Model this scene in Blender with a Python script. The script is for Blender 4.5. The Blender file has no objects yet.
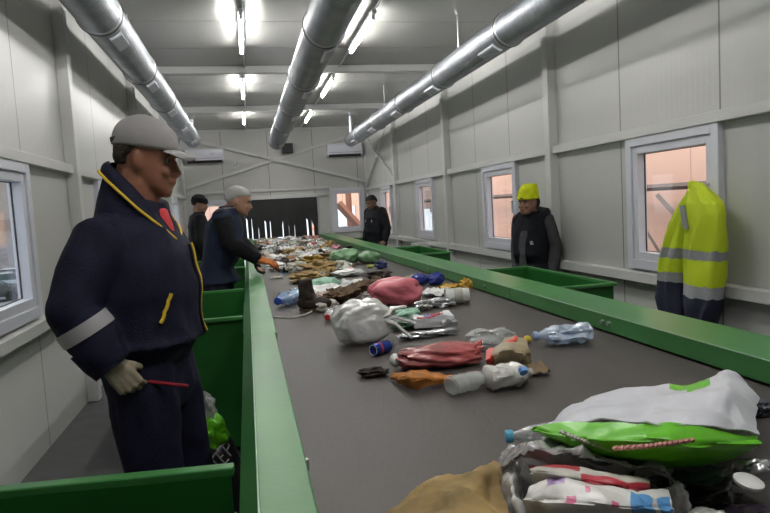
import bpy, bmesh, math, random
from mathutils import Vector, Matrix, noise, Euler
random.seed(7)
S = bpy.context.scene
COL = S.collection
PI = math.pi
def R(a): return math.radians(a)

# ------------------------------------------------------------------ camera
CAM = Vector((0, 0, 1.40)); FPX = 633.95
RT = Vector((0.97546, -0.21277, -0.05658)); UP = Vector((0.07225, 0.0666, 0.99516)); FW = Vector((0.20798, 0.97483, -0.08034))
cd = bpy.data.cameras.new('camera'); cam = bpy.data.objects.new('camera', cd); COL.objects.link(cam)
cd.sensor_fit = 'HORIZONTAL'; cd.sensor_width = 36; cd.lens = FPX / 770 * 36; cd.clip_start = .05; cd.clip_end = 300
cam.matrix_world = Matrix(((RT.x, UP.x, -FW.x, CAM.x), (RT.y, UP.y, -FW.y, CAM.y), (RT.z, UP.z, -FW.z, CAM.z), (0, 0, 0, 1)))
S.camera = cam
# ------------------------------------------------------------------ world, light, exposure
S.view_settings.view_transform = 'Standard'; S.view_settings.look = 'None'; S.view_settings.gamma = 1
S.view_settings.use_curve_mapping = False; S.view_settings.exposure = 2.15
TUBE_POWER = 21.0
W = bpy.data.worlds.new('world'); S.world = W; W.use_nodes = True
wb = W.node_tree.nodes['Background']; wb.inputs[0].default_value = (.86, .93, 1, 1); wb.inputs[1].default_value = .34
def area(name, loc, rot, sx, sy, power, color):
    l = bpy.data.lights.new(name, 'AREA'); l.shape = 'RECTANGLE'; l.size = sx; l.size_y = sy; l.energy = power; l.color = color
    o = bpy.data.objects.new(name, l); o.location = loc; o.rotation_euler = rot; COL.objects.link(o); return o
area('hall_lamp', (5.0, 12, 5.2), (0, R(-50), 0), 2, 22, 190, (1, .80, .68))
area('hall_end_lamp', (2.4, 18.5, 5.0), (R(55), 0, 0), 6, 2, 120, (1, .80, .68))

# ------------------------------------------------------------------ helpers
def ray(px, py): return FW + RT * ((px - 385) / FPX) - UP * ((py - 256.5) / FPX)
def onz(px, py, z):
    d = ray(px, py); return CAM + d * ((z - CAM.z) / d.z)
def ony(px, py, y):
    d = ray(px, py); return CAM + d * (y / d.y)
def onx(px, py, x):
    d = ray(px, py); return CAM + d * (x / d.x)

def mat(name, col, rough=.5, metal=0, alpha=1, var=.0, vscale=6, bump=0, bscale=30, emit=0, spec=.5, col2=None, stretch=None, ridge=False, trans=0, coat=0, sheen=0):
    m = bpy.data.materials.new(name); m.use_nodes = True; nt = m.node_tree; b = nt.nodes['Principled BSDF']
    b.inputs['Base Color'].default_value = (*col, 1); b.inputs['Roughness'].default_value = rough; b.inputs['Metallic'].default_value = metal
    b.inputs['Specular IOR Level'].default_value = spec; b.inputs['Alpha'].default_value = alpha
    b.inputs['Transmission Weight'].default_value = trans; b.inputs['Coat Weight'].default_value = coat
    b.inputs['Sheen Weight'].default_value = sheen
    if emit: b.inputs['Emission Color'].default_value = (*col, 1); b.inputs['Emission Strength'].default_value = emit
    if var or bump:
        tc = nt.nodes.new('ShaderNodeTexCoord'); mp = nt.nodes.new('ShaderNodeMapping'); nt.links.new(tc.outputs['Object'], mp.inputs[0])
        if stretch: mp.inputs['Scale'].default_value = stretch
    if var:
        n = nt.nodes.new('ShaderNodeTexNoise'); n.inputs['Scale'].default_value = vscale; n.inputs['Detail'].default_value = 5; nt.links.new(mp.outputs[0], n.inputs['Vector'])
        cr = nt.nodes.new('ShaderNodeValToRGB'); e = cr.color_ramp.elements; e[0].position = .35; e[1].position = .68
        c2 = col2 or tuple(c * (1 - var) for c in col)
        e[0].color = (*c2, 1); e[1].color = (*col, 1)
        nt.links.new(n.outputs['Fac'], cr.inputs[0]); nt.links.new(cr.outputs[0], b.inputs['Base Color'])
    if bump:
        n = nt.nodes.new('ShaderNodeTexNoise'); n.inputs['Scale'].default_value = bscale; n.inputs['Detail'].default_value = 4
        if ridge: n.noise_type = 'RIDGED_MULTIFRACTAL'; n.inputs['Distortion'].default_value = .4
        nt.links.new(mp.outputs[0], n.inputs['Vector'])
        bp = nt.nodes.new('ShaderNodeBump'); bp.inputs['Strength'].default_value = bump; bp.inputs['Distance'].default_value = .006 if ridge else .02
        nt.links.new(n.outputs['Fac'], bp.inputs['Height']); nt.links.new(bp.outputs[0], b.inputs['Normal'])
    return m

def panel_mat(name, col, axis, phase, width, rough=.35, rib_axis=None, rib_h=.0002, rib_p=.05):
    """steel sandwich panels: fine ribs and a dark joint every panel width along one axis"""
    m = mat(name, col, rough); nt = m.node_tree; b = nt.nodes['Principled BSDF']
    tc = nt.nodes.new('ShaderNodeTexCoord'); sp = nt.nodes.new('ShaderNodeSeparateXYZ'); nt.links.new(tc.outputs['Object'], sp.inputs[0])
    def M(op, a, v=None):
        n = nt.nodes.new('ShaderNodeMath'); n.operation = op; nt.links.new(a, n.inputs[0])
        if v is not None: n.inputs[1].default_value = v
        return n.outputs[0]
    c = sp.outputs[axis]
    f = M('FRACT', M('DIVIDE', M('ADD', c, 100 * width - phase), width))
    d = M('ABSOLUTE', M('SUBTRACT', f, .5)); j = M('GREATER_THAN', d, .5 - .007 / width)
    rib = M('SINE', M('MULTIPLY', c if rib_axis is None else sp.outputs[rib_axis], 2 * PI / rib_p))
    n = nt.nodes.new('ShaderNodeTexNoise'); n.inputs['Scale'].default_value = 1.3; n.inputs['Detail'].default_value = 6; nt.links.new(tc.outputs['Object'], n.inputs['Vector'])
    dirt = nt.nodes.new('ShaderNodeMix'); dirt.data_type = 'RGBA'; dirt.inputs['A'].default_value = (*[x * .93 for x in col], 1); dirt.inputs['B'].default_value = (*col, 1)
    nt.links.new(n.outputs['Fac'], dirt.inputs['Factor'])
    mx = nt.nodes.new('ShaderNodeMix'); mx.data_type = 'RGBA'; nt.links.new(dirt.outputs['Result'], mx.inputs['A']); mx.inputs['B'].default_value = (*[x * .35 for x in col], 1)
    nt.links.new(j, mx.inputs['Factor']); nt.links.new(mx.outputs['Result'], b.inputs['Base Color'])
    bp = nt.nodes.new('ShaderNodeBump'); bp.inputs['Strength'].default_value = 1; bp.inputs['Distance'].default_value = rib_h
    nt.links.new(rib, bp.inputs['Height']); nt.links.new(bp.outputs[0], b.inputs['Normal'])
    return m

class MB:
    def __init__(s): s.v = []; s.f = []; s.m = []
    def add(s, vs, fs, mi=0):
        o = len(s.v); s.v += [tuple(v) for v in vs]; s.f += [tuple(i + o for i in f) for f in fs]; s.m += [mi] * len(fs)
    def box(s, a, b, mi=0):
        (x0, y0, z0), (x1, y1, z1) = a, b
        x0, x1 = min(x0, x1), max(x0, x1); y0, y1 = min(y0, y1), max(y0, y1); z0, z1 = min(z0, z1), max(z0, z1)
        s.add([(x0, y0, z0), (x1, y0, z0), (x1, y1, z0), (x0, y1, z0), (x0, y0, z1), (x1, y0, z1), (x1, y1, z1), (x0, y1, z1)],
              [(0, 3, 2, 1), (4, 5, 6, 7), (0, 1, 5, 4), (1, 2, 6, 5), (2, 3, 7, 6), (3, 0, 4, 7)], mi)
    def loft(s, rings, mi=0, caps=True, closed=False):
        n = len(rings[0]); vs = [p for r in rings for p in r]; fs = []
        K = len(rings)
        for i in range(K if closed else K - 1):
            a, b = i * n, ((i + 1) % K) * n
            for j in range(n): fs.append((a + j, a + (j + 1) % n, b + (j + 1) % n, b + j))
        if caps and not closed: fs.append(tuple(range(n - 1, -1, -1))); fs.append(tuple((K - 1) * n + j for j in range(n)))
        s.add(vs, fs, mi)
    def tube(s, pts, rad, n=12, mi=0, round_ends=False, flat=1.0, upv=None, caps=True):
        pts = [Vector(p) for p in pts]
        if not isinstance(rad, (list, tuple)): rad = [rad] * len(pts)
        rad = list(rad)
        if round_ends:
            d0 = (pts[0] - pts[1]).normalized(); d1 = (pts[-1] - pts[-2]).normalized(); r0, r1 = rad[0], rad[-1]
            pts = [pts[0] + d0 * r0 * .95, pts[0] + d0 * r0 * .6] + pts + [pts[-1] + d1 * r1 * .6, pts[-1] + d1 * r1 * .95]
            rad = [r0 * .3, r0 * .8] + rad + [r1 * .8, r1 * .3]
        rings = []; prev = None
        for i, p in enumerate(pts):
            t = (pts[min(i + 1, len(pts) - 1)] - pts[max(i - 1, 0)]).normalized()
            if prev is None:
                a = upv or (Vector((0, 0, 1)) if abs(t.z) < .9 else Vector((1, 0, 0)))
                u = (Vector(a) - t * t.dot(Vector(a))).normalized()
            else: u = (prev - t * t.dot(prev)).normalized()
            prev = u; w = t.cross(u)
            rings.append([p + u * (rad[i] * flat * math.cos(2 * PI * k / n)) + w * (rad[i] * math.sin(2 * PI * k / n)) for k in range(n)])
        s.loft(rings, mi, caps)
    def lathe(s, prof, n=20, mi=0, M=None):
        rings = []
        for (r, z) in prof:
            ring = [Vector((r * math.cos(2 * PI * k / n), r * math.sin(2 * PI * k / n), z)) for k in range(n)]
            rings.append([M @ v for v in ring] if M else ring)
        s.loft(rings, mi)
    def ball(s, c, r, n=12, mi=0, rot=None):
        r = Vector(r) if hasattr(r, '__len__') else Vector((r, r, r)); c = Vector(c); rings = []
        for i in range(1, n):
            a = PI * i / n
            ring = [Vector((r.x * math.sin(a) * math.cos(2 * PI * k / (2 * n)), r.y * math.sin(a) * math.sin(2 * PI * k / (2 * n)), -r.z * math.cos(a))) for k in range(2 * n)]
            rings.append([c + (rot @ q if rot else q) for q in ring])
        s.loft(rings, mi)
    def build(s, name, mats, parent=None, smooth=True, loc=None, rot=None):
        me = bpy.data.meshes.new(name); me.from_pydata(s.v, [], s.f)
        for m in (mats if isinstance(mats, (list, tuple)) else [mats]): me.materials.append(m)
        me.polygons.foreach_set('material_index', s.m); me.update()
        bm = bmesh.new(); bm.from_mesh(me); bmesh.ops.recalc_face_normals(bm, faces=bm.faces); bm.to_mesh(me); bm.free()
        if smooth:
            me.polygons.foreach_set('use_smooth', [True] * len(me.polygons)); 
            try: me.set_sharp_from_angle(angle=R(40))
            except Exception: pass
        o = bpy.data.objects.new(name, me); COL.objects.link(o)
        if parent: o.parent = parent
        if loc is not None: o.location = loc
        if rot is not None: o.rotation_euler = rot if hasattr(rot, '__len__') else (0, 0, rot)
        return o
def tag(o, label=None, cat=None, group=None, kind=None):
    if label: o['label'] = label
    if cat: o['category'] = cat
    if group: o['group'] = group
    if kind: o['kind'] = kind
    return o
def empty(name, loc, rz=0):
    o = bpy.data.objects.new(name, None); o.empty_display_size = .1; COL.objects.link(o); o.location = loc; o.rotation_euler = (0, 0, rz); return o
def struct(o): o['kind'] = 'structure'; return o
def boxo(name, a, b, m, parent=None, bevel=0):
    mb = MB(); mb.box(a, b); o = mb.build(name, m, parent, smooth=False)
    if bevel:
        md = o.modifiers.new('bevel', 'BEVEL'); md.width = bevel; md.segments = 2
    return o
def copy_tree(o, parent=None):
    c = o.copy(); COL.objects.link(c)
    if parent: c.parent = parent
    for ch in o.children: copy_tree(ch, c)
    return c
def bake(o, mods):
    """apply a list of (type, dict) modifiers through the evaluated mesh"""
    for t, kw in mods:
        md = o.modifiers.new(t, t)
        for k, v in kw.items(): setattr(md, k, v)
    dg = bpy.context.evaluated_depsgraph_get(); dg.update()
    me = bpy.data.meshes.new_from_object(o.evaluated_get(dg)); o.modifiers.clear(); old = o.data; o.data = me; me.name = o.name
    me.polygons.foreach_set('use_smooth', [True] * len(me.polygons)); return o
def fold(o, amp, freq, seed, stretch=(1, 1, 1), lo=None):
    """push a surface in and out along its normals: cloth folds"""
    me = o.data; ns = [v.normal.copy() for v in me.vertices]; of = Vector((seed * 3.7, seed * 1.3, seed * 9.1))
    for v, n in zip(me.vertices, ns):
        q = Vector((v.co.x * stretch[0], v.co.y * stretch[1], v.co.z * stretch[2])) * freq + of
        k = 1 - 2 * abs(noise.noise(q)) ; k2 = noise.noise(q * 2.3)
        v.co += n * amp * (k * .7 + k2 * .4)
    me.update(); return o

# ------------------------------------------------------------------ materials
WALLC = (.56, .56, .54)
M = {}
M['wall'] = panel_mat('white_panel', WALLC, 1, 5.30, 1.0173)
M['endwall'] = panel_mat('white_panel_end', WALLC, 0, .55, 1.0)
M['ceil'] = panel_mat('ceiling_panel', (.29, .29, .275), 1, .3, 1.0173, .19); M['ceil'].node_tree.nodes['Principled BSDF'].inputs['Specular IOR Level'].default_value = 1.0
# the ceiling sheet is finely profiled lengthwise: rounded ribs a few millimetres wide
_nt = M['ceil'].node_tree; _b = _nt.nodes['Principled BSDF']
for _l in list(_b.inputs['Normal'].links): _nt.links.remove(_l)
_tc = _nt.nodes.new('ShaderNodeTexCoord'); _sp = _nt.nodes.new('ShaderNodeSeparateXYZ'); _nt.links.new(_tc.outputs['Object'], _sp.inputs[0])
def _m(op, a, v):
    n = _nt.nodes.new('ShaderNodeMath'); n.operation = op; _nt.links.new(a, n.inputs[0]); n.inputs[1].default_value = v; return n.outputs[0]
_s = _m('MULTIPLY', _m('SUBTRACT', _m('FRACT', _m('DIVIDE', _sp.outputs[0], .006), 0), .5), 1.24)
_cx = _nt.nodes.new('ShaderNodeCombineXYZ'); _nt.links.new(_s, _cx.inputs[0]); _cx.inputs[2].default_value = -1
_vn = _nt.nodes.new('ShaderNodeVectorMath'); _vn.operation = 'NORMALIZE'; _nt.links.new(_cx.outputs[0], _vn.inputs[0]); _nt.links.new(_vn.outputs[0], _b.inputs['Normal'])
M['trim'] = mat('white_trim', (.62, .62, .61), .4)
M['pvc'] = mat('white_window_plastic', (.68, .69, .76), .3)
M['seal'] = mat('window_seal', (.03, .03, .03), .6)
M['floor'] = mat('grey_floor', (.085, .085, .088), .6, var=.25, vscale=9)
M['green'] = mat('green_paint', (.052, .225, .058), .36, var=.18, vscale=3, bump=.03, bscale=60)
M['binGreen'] = mat('green_bin_paint', (.014, .115, .018), .38, var=.15, vscale=4)
M['belt'] = mat('rubber_belt', (.084, .074, .068), .5, var=.22, vscale=2.5, bump=.12, bscale=90, stretch=(1.6, .25, 1), spec=.35)
M['steel'] = mat('galvanised_duct', (.40, .425, .46), .46, .9, var=.25, vscale=5)
M['zinc'] = mat('zinc', (.55, .56, .58), .35, .9)
M['dark'] = mat('black_rubber', (.012, .012, .013), .6); M['strip'] = mat('curtain_rubber', (.016, .0165, .018), .45, var=.3, vscale=3)
M['tube'] = mat('lit_tube', (1, .985, .95), .5, emit=TUBE_POWER)
M['batten'] = mat('batten_white', (.65, .66, .67), .35, .3)
g = bpy.data.materials.new('window_glass'); g.use_nodes = True; nt = g.node_tree; nt.nodes.clear()
o_ = nt.nodes.new('ShaderNodeOutputMaterial'); mx_ = nt.nodes.new('ShaderNodeMixShader'); tr_ = nt.nodes.new('ShaderNodeBsdfTransparent'); gl_ = nt.nodes.new('ShaderNodeBsdfGlossy')
fr_ = nt.nodes.new('ShaderNodeLayerWeight'); pw_ = nt.nodes.new('ShaderNodeMath'); pw_.operation = 'POWER'; pw_.inputs[1].default_value = 4.0; sc_ = nt.nodes.new('ShaderNodeMath'); sc_.operation = 'MULTIPLY_ADD'; sc_.inputs[1].default_value = .6; sc_.inputs[2].default_value = .04
nt.links.new(fr_.outputs['Facing'], pw_.inputs[0]); nt.links.new(pw_.outputs[0], sc_.inputs[0]); gl_.inputs['Roughness'].default_value = .03; tr_.inputs[0].default_value = (.95, .96, .96, 1)
nt.links.new(sc_.outputs[0], mx_.inputs[0]); nt.links.new(tr_.outputs[0], mx_.inputs[1]); nt.links.new(gl_.outputs[0], mx_.inputs[2]); nt.links.new(mx_.outputs[0], o_.inputs[0]); M['glass'] = g

# ------------------------------------------------------------------ room shell
XL, XR, ZC, YB, YE = -1.3175, 2.7547, 3.245, -2.2, 14.456
T = .07
COLY = [YE - 3.0518 * k for k in range(1, 5)]           # column positions: 11.40, 8.35, 5.30, 2.25
WIN = [(2.28 + .97, 4.15), (6.12, 7.05), (9.12, 10.02), (11.93, 12.78)]
WZ0, WZ1 = .86, 1.765
def side_wall(name, x0, x1, wins):
    mb = MB(); ys = YB
    for a, b in sorted(wins):
        mb.box((x0, ys, 0), (x1, a, ZC)); mb.box((x0, a, 0), (x1, b, WZ0)); mb.box((x0, a, WZ1), (x1, b, ZC)); ys = b
    mb.box((x0, ys, 0), (x1, YE, ZC)); return struct(mb.build(name, M['wall'], smooth=False))
side_wall('wall_right', XR, XR + T, WIN)
WINL = [(3.28, 4.25), (6.12, 7.05), (9.12, 10.02), (11.93, 12.78)]
side_wall('wall_left', XL - T, XL, WINL)
EW = [(-1.10, -.40, .84, 1.70), (1.93, 2.66, .86, 1.83)]   # end-wall windows; the opening lies between
mb = MB(); OPX0, OPX1, OPZ1 = -.15, 1.55, 1.70
xs = [XL - T]
for (a, b, z0, z1) in [EW[0], (OPX0, OPX1, 0, OPZ1), EW[1]]:
    mb.box((xs[-1], YE, 0), (a, YE + T, ZC)); mb.box((a, YE, z1), (b, YE + T, ZC))
    if z0 > 0: mb.box((a, YE, 0), (b, YE + T, z0))
    xs.append(b)
mb.box((xs[-1], YE, 0), (XR + T, YE + T, ZC)); struct(mb.build('wall_end', M['endwall'], smooth=False))
struct(boxo('wall_back', (XL - T, YB - T, 0), (XR + T, YB, ZC), M['endwall']))
struct(boxo('floor', (XL - T, YB - T, -.12), (XR + T, YE + T, 0), M['floor']))
struct(boxo('ceiling', (XL - T, YB - T, ZC), (XR + T, YE + T, ZC + .12), M['ceil']))
tn = [0]
def trim(a, b, m=None, bevel=.004):
    tn[0] += 1; return struct(boxo('trim_%d' % tn[0], a, b, m or M['trim'], bevel=bevel))
def bar(p, q, w=.03, t=.012):
    tn[0] += 1; p, q = Vector(p), Vector(q); d = (q - p).normalized(); nn = Vector((0, 1, 0)) if abs(d.y) < .01 else Vector((1, 0, 0)); e = d.cross(nn).normalized()
    mb = MB(); mb.loft([[c + e * sx * w + nn * sy * t for sx, sy in ((-1, -1), (1, -1), (1, 1), (-1, 1))] for c in (p, q)]); return struct(mb.build('trim_%d' % tn[0], M['trim'], smooth=False))
for x, s in ((XR, -1), (XL, 1)):
    for y in COLY: trim((x, y - .05, 0), (x + s * .085, y + .05, ZC))
    trim((x, YB, 1.774), (x + s * .055, YE, 1.84)); trim((x, YB, .755), (x + s * .08, YE, .824))
    trim((x, YE - .08, 0), (x + s * .05, YE, ZC))
    trim((x, YB, ZC - .035), (x + s * .035, YE, ZC))
for y in COLY + [-.8]:
    trim((XL + .085, y - .05, ZC - .085), (XR - .085, y + .05, ZC))
trim((XL + .05, YE - .04, 1.85), (1.86, YE, 1.905)); trim((OPX0 - .05, YE - .05, 1.70), (1.86, YE, 1.76))
trim((XL + .05, YE - .035, ZC - .035), (XR - .05, YE, ZC))
trim((1.86, YE - .06, 0), (1.92, YE, 1.90))
ye = YE - .05
bar((XL + .05, ye, 2.0), (XR - .05, ye, 3.1)); bar((XL + .05, ye - .015, 3.1), (XR - .05, ye - .015, 1.98))
for x in (XR - .05, XL + .05):
    bar((x, YE - .1, 1.84), (x, COLY[0] + .15, 3.1), .022, .01); bar((x * .995, YE - .1, 3.05), (x * .995, COLY[0] + .1, 1.9), .022, .01)

wn = [0]
def window(xy, horiz, z0, z1, lo, hi, inn):
    """white plastic window. horiz='y' (in a side wall at x=xy) or 'x' (end wall at y=xy); inn = direction into the room"""
    wn[0] += 1
    root = struct(empty('window_%d' % wn[0], (0, 0, 0)))
    def bx(mb, a0, a1, b0, b1, d0, d1):
        if horiz == 'y': mb.box((xy + inn * d0, a0, b0), (xy + inn * d1, a1, b1))
        else: mb.box((a0, xy + inn * d0, b0), (a1, xy + inn * d1, b1))
    def ringo(name, e0, e1, d0, d1, m):
        mb = MB(); A0, A1, B0, B1 = lo + e0, hi - e0, z0 + e0, z1 - e0; w = e1 - e0
        bx(mb, A0, A0 + w, B0, B1, d0, d1); bx(mb, A1 - w, A1, B0, B1, d0, d1); bx(mb, A0 + w, A1 - w, B0, B0 + w, d0, d1); bx(mb, A0 + w, A1 - w, B1 - w, B1, d0, d1)
        ob = mb.build(name, m, root, smooth=False); md = ob.modifiers.new('bevel', 'BEVEL'); md.width = .004; md.segments = 2; return ob
    ringo('frame', -.015, .05, -.07, .045, M['pvc']); ringo('sash', .05, .105, -.045, .03, M['pvc']); ringo('seal', .105, .110, -.035, -.025, M['seal'])
    mb = MB(); bx(mb, lo + .1, hi - .1, z0 + .1, z1 - .1, -.034, -.027); mb.build('pane', M['glass'], root, smooth=False)
    mb = MB(); c = (z0 + z1) / 2; bx(mb, lo + .07, lo + .085, c - .06, c + .06, .03, .06); mb.build('handle', M['pvc'], root, smooth=False)
    return root
for a, b in WIN: window(XR, 'y', WZ0, WZ1, a, b, -1)
for a, b in WINL: window(XL, 'y', WZ0, WZ1, a, b, 1)
for a, b, z0, z1 in EW: window(YE, 'x', z0, z1, a, b, -1)
# the strip curtain over the belt opening
cur = tag(empty('strip_curtain', (.70, YE - .09, .85)), 'black rubber strip curtain hanging over the belt opening in the end wall', 'curtain')
mb = MB(); mb.box((-.88, -.03, .83), (.88, .03, .87)); mb.build('rail', M['trim'], cur, smooth=False)
nst = 13
for i in range(nst):
    x0 = -.86 + i * 1.72 / nst; gap = random.choice([0, .012, .022, .035, .045]); lean = random.uniform(-.01, .015)
    mb = MB(); y = .008 * (i % 2) - .006 * (i % 3); zb = random.uniform(-.055, -.02)
    W_ = 1.72 / nst; top = random.uniform(.16, .42) if gap else .3
    def lv(z, g, l): return [(x0 + g + l, y - .003, z), (x0 + W_ + .004 + l - g * .3, y - .003, z), (x0 + W_ + .004 + l - g * .3, y + .003, z), (x0 + g + l, y + .003, z)]
    mb.loft([lv(zb, gap, lean), lv(top, gap * .85, lean * .6), lv(top + .06, -.004, 0), lv(.85, -.004, 0)])
    mb.build('strip', M['strip'], cur, smooth=False)

# ------------------------------------------------------------------ outside: hall on the right and behind, yard on the left
M['hall'] = panel_mat('hall_cladding', (.62, .44, .37), 1, 0, 1.6, .6)
M['hallx'] = panel_mat('hall_cladding_end', (.62, .44, .37), 0, 0, .3, .6)
M['rust'] = mat('brown_steel', (.16, .075, .05), .6)
M['hsteel'] = mat('grey_hall_steel', (.075, .055, .05), .5)
mb = MB(); mb.box((7.5, -6, -1), (7.7, 24.8, 6)); mb.box((7.5, 24.8, 1.15), (7.7, 27.5, 6)); mb.box((7.5, 24.8, -1), (7.7, 27.5, -.3)); mb.box((7.5, 27.5, -1), (7.7, 31.5, 6)); mb.box((7.5, 31.5, 1.1), (7.7, 34, 6)); mb.box((7.5, 34, -1), (7.7, 40, 6))
struct(mb.build('wall_hall_side', M['hall'], smooth=False))
mb = MB(); mb.box((-3, 22, -1), (-.6, 22.2, 6)); mb.box((-.6, 22, 2.2), (2.2, 22.2, 6)); mb.box((2.2, 22, -1), (2.9, 22.2, 6)); mb.box((2.9, 22, 1.45), (3.75, 22.2, 6)); mb.box((2.9, 22, -1), (3.75, 22.2, .6)); mb.box((3.75, 22, -1), (5.4, 22.2, 6)); struct(mb.build('wall_hall_end', M['hallx'], smooth=False))
struct(boxo('floor_hall', (3.0, -6, -1.1), (7.5, 40, -1), mat('hall_floor', (.25, .2, .18), .7)))
def beam(name, p, q, r, label, m, cat='beam'):
    mb = MB(); mb.tube([p, q], r, 4); return tag(mb.build(name, m, smooth=False), label, cat)
beam('steel_pipe', (7.2, 2, 1.42), (7.2, 30, 1.5), .06, 'long horizontal brown rail on the pink hall wall outside the windows', M['hsteel'], 'rail')
beam('steel_strut', (7.2, 10.1, 1.30), (7.2, 8.6, .2), .05, 'slanting brown strut under the rail outside the window by the yellow jacket', M['hsteel'], 'strut')
beam('steel_strut', (7.2, 10.8, 1.0), (7.2, 10.0, .2), .035, 'thin short strut low outside the window by the yellow jacket', M['hsteel'], 'strut')
beam('steel_beam', (2.85, 20, 1.55), (3.75, 20, .45), .13, 'slanting rusty brown beam outside the end window', M['rust'])
beam('orange_barrier', (2.0, 20.9, .78), (3.3, 20.9, .70), .035, 'orange barrier bar low outside the end window', mat('orange_paint', (.9, .25, .08), .5), 'barrier')
beam('steel_post', (3.35, 21, -1), (3.35, 21, 6), .1, 'upright brown post outside the end window', M['rust'], 'post')
# yard
struct(boxo('floor_yard', (-80, -30, -3.1), (XL - 1.5, 140, -3), mat('yard_asphalt', (.30, .30, .33), .9, var=.2, vscale=.5)))
bl = tag(empty('building', (-26, 78, -3)), 'beige building across the yard seen through the nearest window', 'building')
mb = MB(); mb.box((-16, 0, 0), (14, 8, 14)); mb.build('wall', mat('beige_render', (.40, .33, .27), .8), bl, smooth=False)
mb = MB(); mb.box((-16.1, -.12, 4.0), (14, 0, 5.2)); mb.build('band', mat('brown_band', (.30, .22, .17), .8), bl, smooth=False)
mb = MB(); mb.box((-16.1, -.1, 0), (14, 0, 2.6)); mb.build('plinth', mat('grey_plinth', (.36, .33, .34), .8), bl, smooth=False)
def car(loc, rz, col, label):
    root = tag(empty('car', loc, rz), label, 'car', None)
    paint = mat('car_paint', col, .25, coat=.5); sec = [(-2.1, .45, .75), (-2.0, .35, .95), (-1.5, .3, 1.0), (-.9, .3, 1.0), (.9, .3, .98), (1.7, .3, .88), (2.1, .4, .7)]
    mb = MB(); mb.loft([[(x, -.85, z0), (x, .85, z0), (x, .88, (z0 + z1) / 2), (x, .8, z1), (x, -.8, z1), (x, -.88, (z0 + z1) / 2)] for x, z0, z1 in sec]); mb.build('body', paint, root)
    mb = MB(); mb.loft([[(-1.6, -.74, .97), (1.05, -.74, .95), (1.05, .74, .95), (-1.6, .74, .97)], [(-1.1, -.6, 1.42), (.35, -.6, 1.42), (.35, .6, 1.42), (-1.1, .6, 1.42)]]); mb.build('glasshouse', mat('car_glass', (.05, .07, .09), .1), root, smooth=False)
    mb = MB(); mb.loft([[(-1.15, -.62, 1.40), (.4, -.62, 1.40), (.4, .62, 1.40), (-1.15, .62, 1.40)], [(-1.0, -.55, 1.47), (.25, -.55, 1.47), (.25, .55, 1.47), (-1.0, .55, 1.47)]]); mb.build('roof', paint, root)
    for sx in (-1.3, 1.3):
        for sy in (-.8, .8):
            mb = MB(); mb.tube([(sx, sy - .1, .32), (sx, sy + .1, .32)], .32, 16); mb.build('wheel', M['dark'], root)
    return root
car((-16.2, 50.0, -3), R(15), (.55, .57, .60), 'silver car farthest of those outside the nearest window')
car((-15.6, 45.5, -3), R(15), (.45, .50, .58), 'pale blue grey car between the silver and dark cars outside')
car((-15.4, 41.6, -3), R(15), (.04, .04, .05), 'dark car closest to the nearest window outside')

# ------------------------------------------------------------------ conveyor
ZB = .79; BX0, BX1 = .085, 1.492; CY0, CY1 = -.9, 13.7
cv = tag(empty('conveyor', (.79, 6.4, 0)), 'long green sorting conveyor with a dark rubber belt', 'conveyor')
def cpart(name, mb, m, smooth=False): 
    for i, v in enumerate(mb.v): mb.v[i] = (v[0] - .79, v[1] - 6.4, v[2])
    return mb.build(name, m, cv, smooth)
mb = MB(); mb.box((BX0 - .01, CY0, ZB - .015), (BX1 + .02, YE + .3, ZB)); cpart('belt', mb, M['belt'])
mb = MB(); mb.box((BX0 + .02, CY0, ZB - .3), (BX1 - .02, YE + .3, ZB - .03)); cpart('belt_bed', mb, M['binGreen'])
def rail(prof, y0, y1, name='side_rail'):
    mb = MB(); mb.loft([[(x, y0, z) for x, z in prof], [(x, y1, z) for x, z in prof]]); ob = cpart(name, mb, M['green'])
    md = ob.modifiers.new('bevel', 'BEVEL'); md.width = .0035; md.segments = 2; return ob
LP = [(.085, .800), (.085, .872), (-.017, .8725), (-.058, .80), (-.062, .52), (-.04, .52), (.06, .78)]
rail(LP, CY0, 2.795); rail([(x + (.006 if i < 2 else 0), z - .002) for i, (x, z) in enumerate(LP)], 2.80, 7.6); rail(LP, 7.605, 13.7)
RP = [(1.492, .8), (1.492, .872), (1.741, .873), (1.741, .52), (1.72, .52), (1.55, .78)]
rail(RP, CY0, 3.5); rail(RP, 3.503, 8.5); rail(RP, 8.503, 13.7)
for x0, x1 in ((-.0185, -.0155), (1.4905, 1.4935)):  # worn rail edges; the crease highlight is painted in as a paler green strip
    mb = MB(); mb.box((x0, CY0, .8705), (x1, 13.7, .8738)); cpart('worn_highlight_edge', mb, mat('worn_green_highlight', (.34, .50, .36), .45))
for x in (.02, 1.64):
    for y in (0.6, 3.4, 6.4, 9.4, 12.6):
        mb = MB(); mb.box((x - .04, y - .04, 0), (x + .04, y + .04, .6)); cpart('leg', mb, M['binGreen'])
for (x, y, z, s) in [(1.492, 2.44, .838, -1), (1.492, 2.49, .838, -1)] + [(1.492, 5.2, .838, -1), (1.492, 3.9, .838, -1)]:
    mb = MB(); mb.tube([(x, y, z), (x + s * .012, y, z)], .009, 6); cpart('bolt', mb, M['zinc'])
mb = MB(); mb.tube([(.09, 1.44, .80), (.09, 1.44, .825)], .010, 6); cpart('bolt', mb, M['zinc'])

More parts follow.
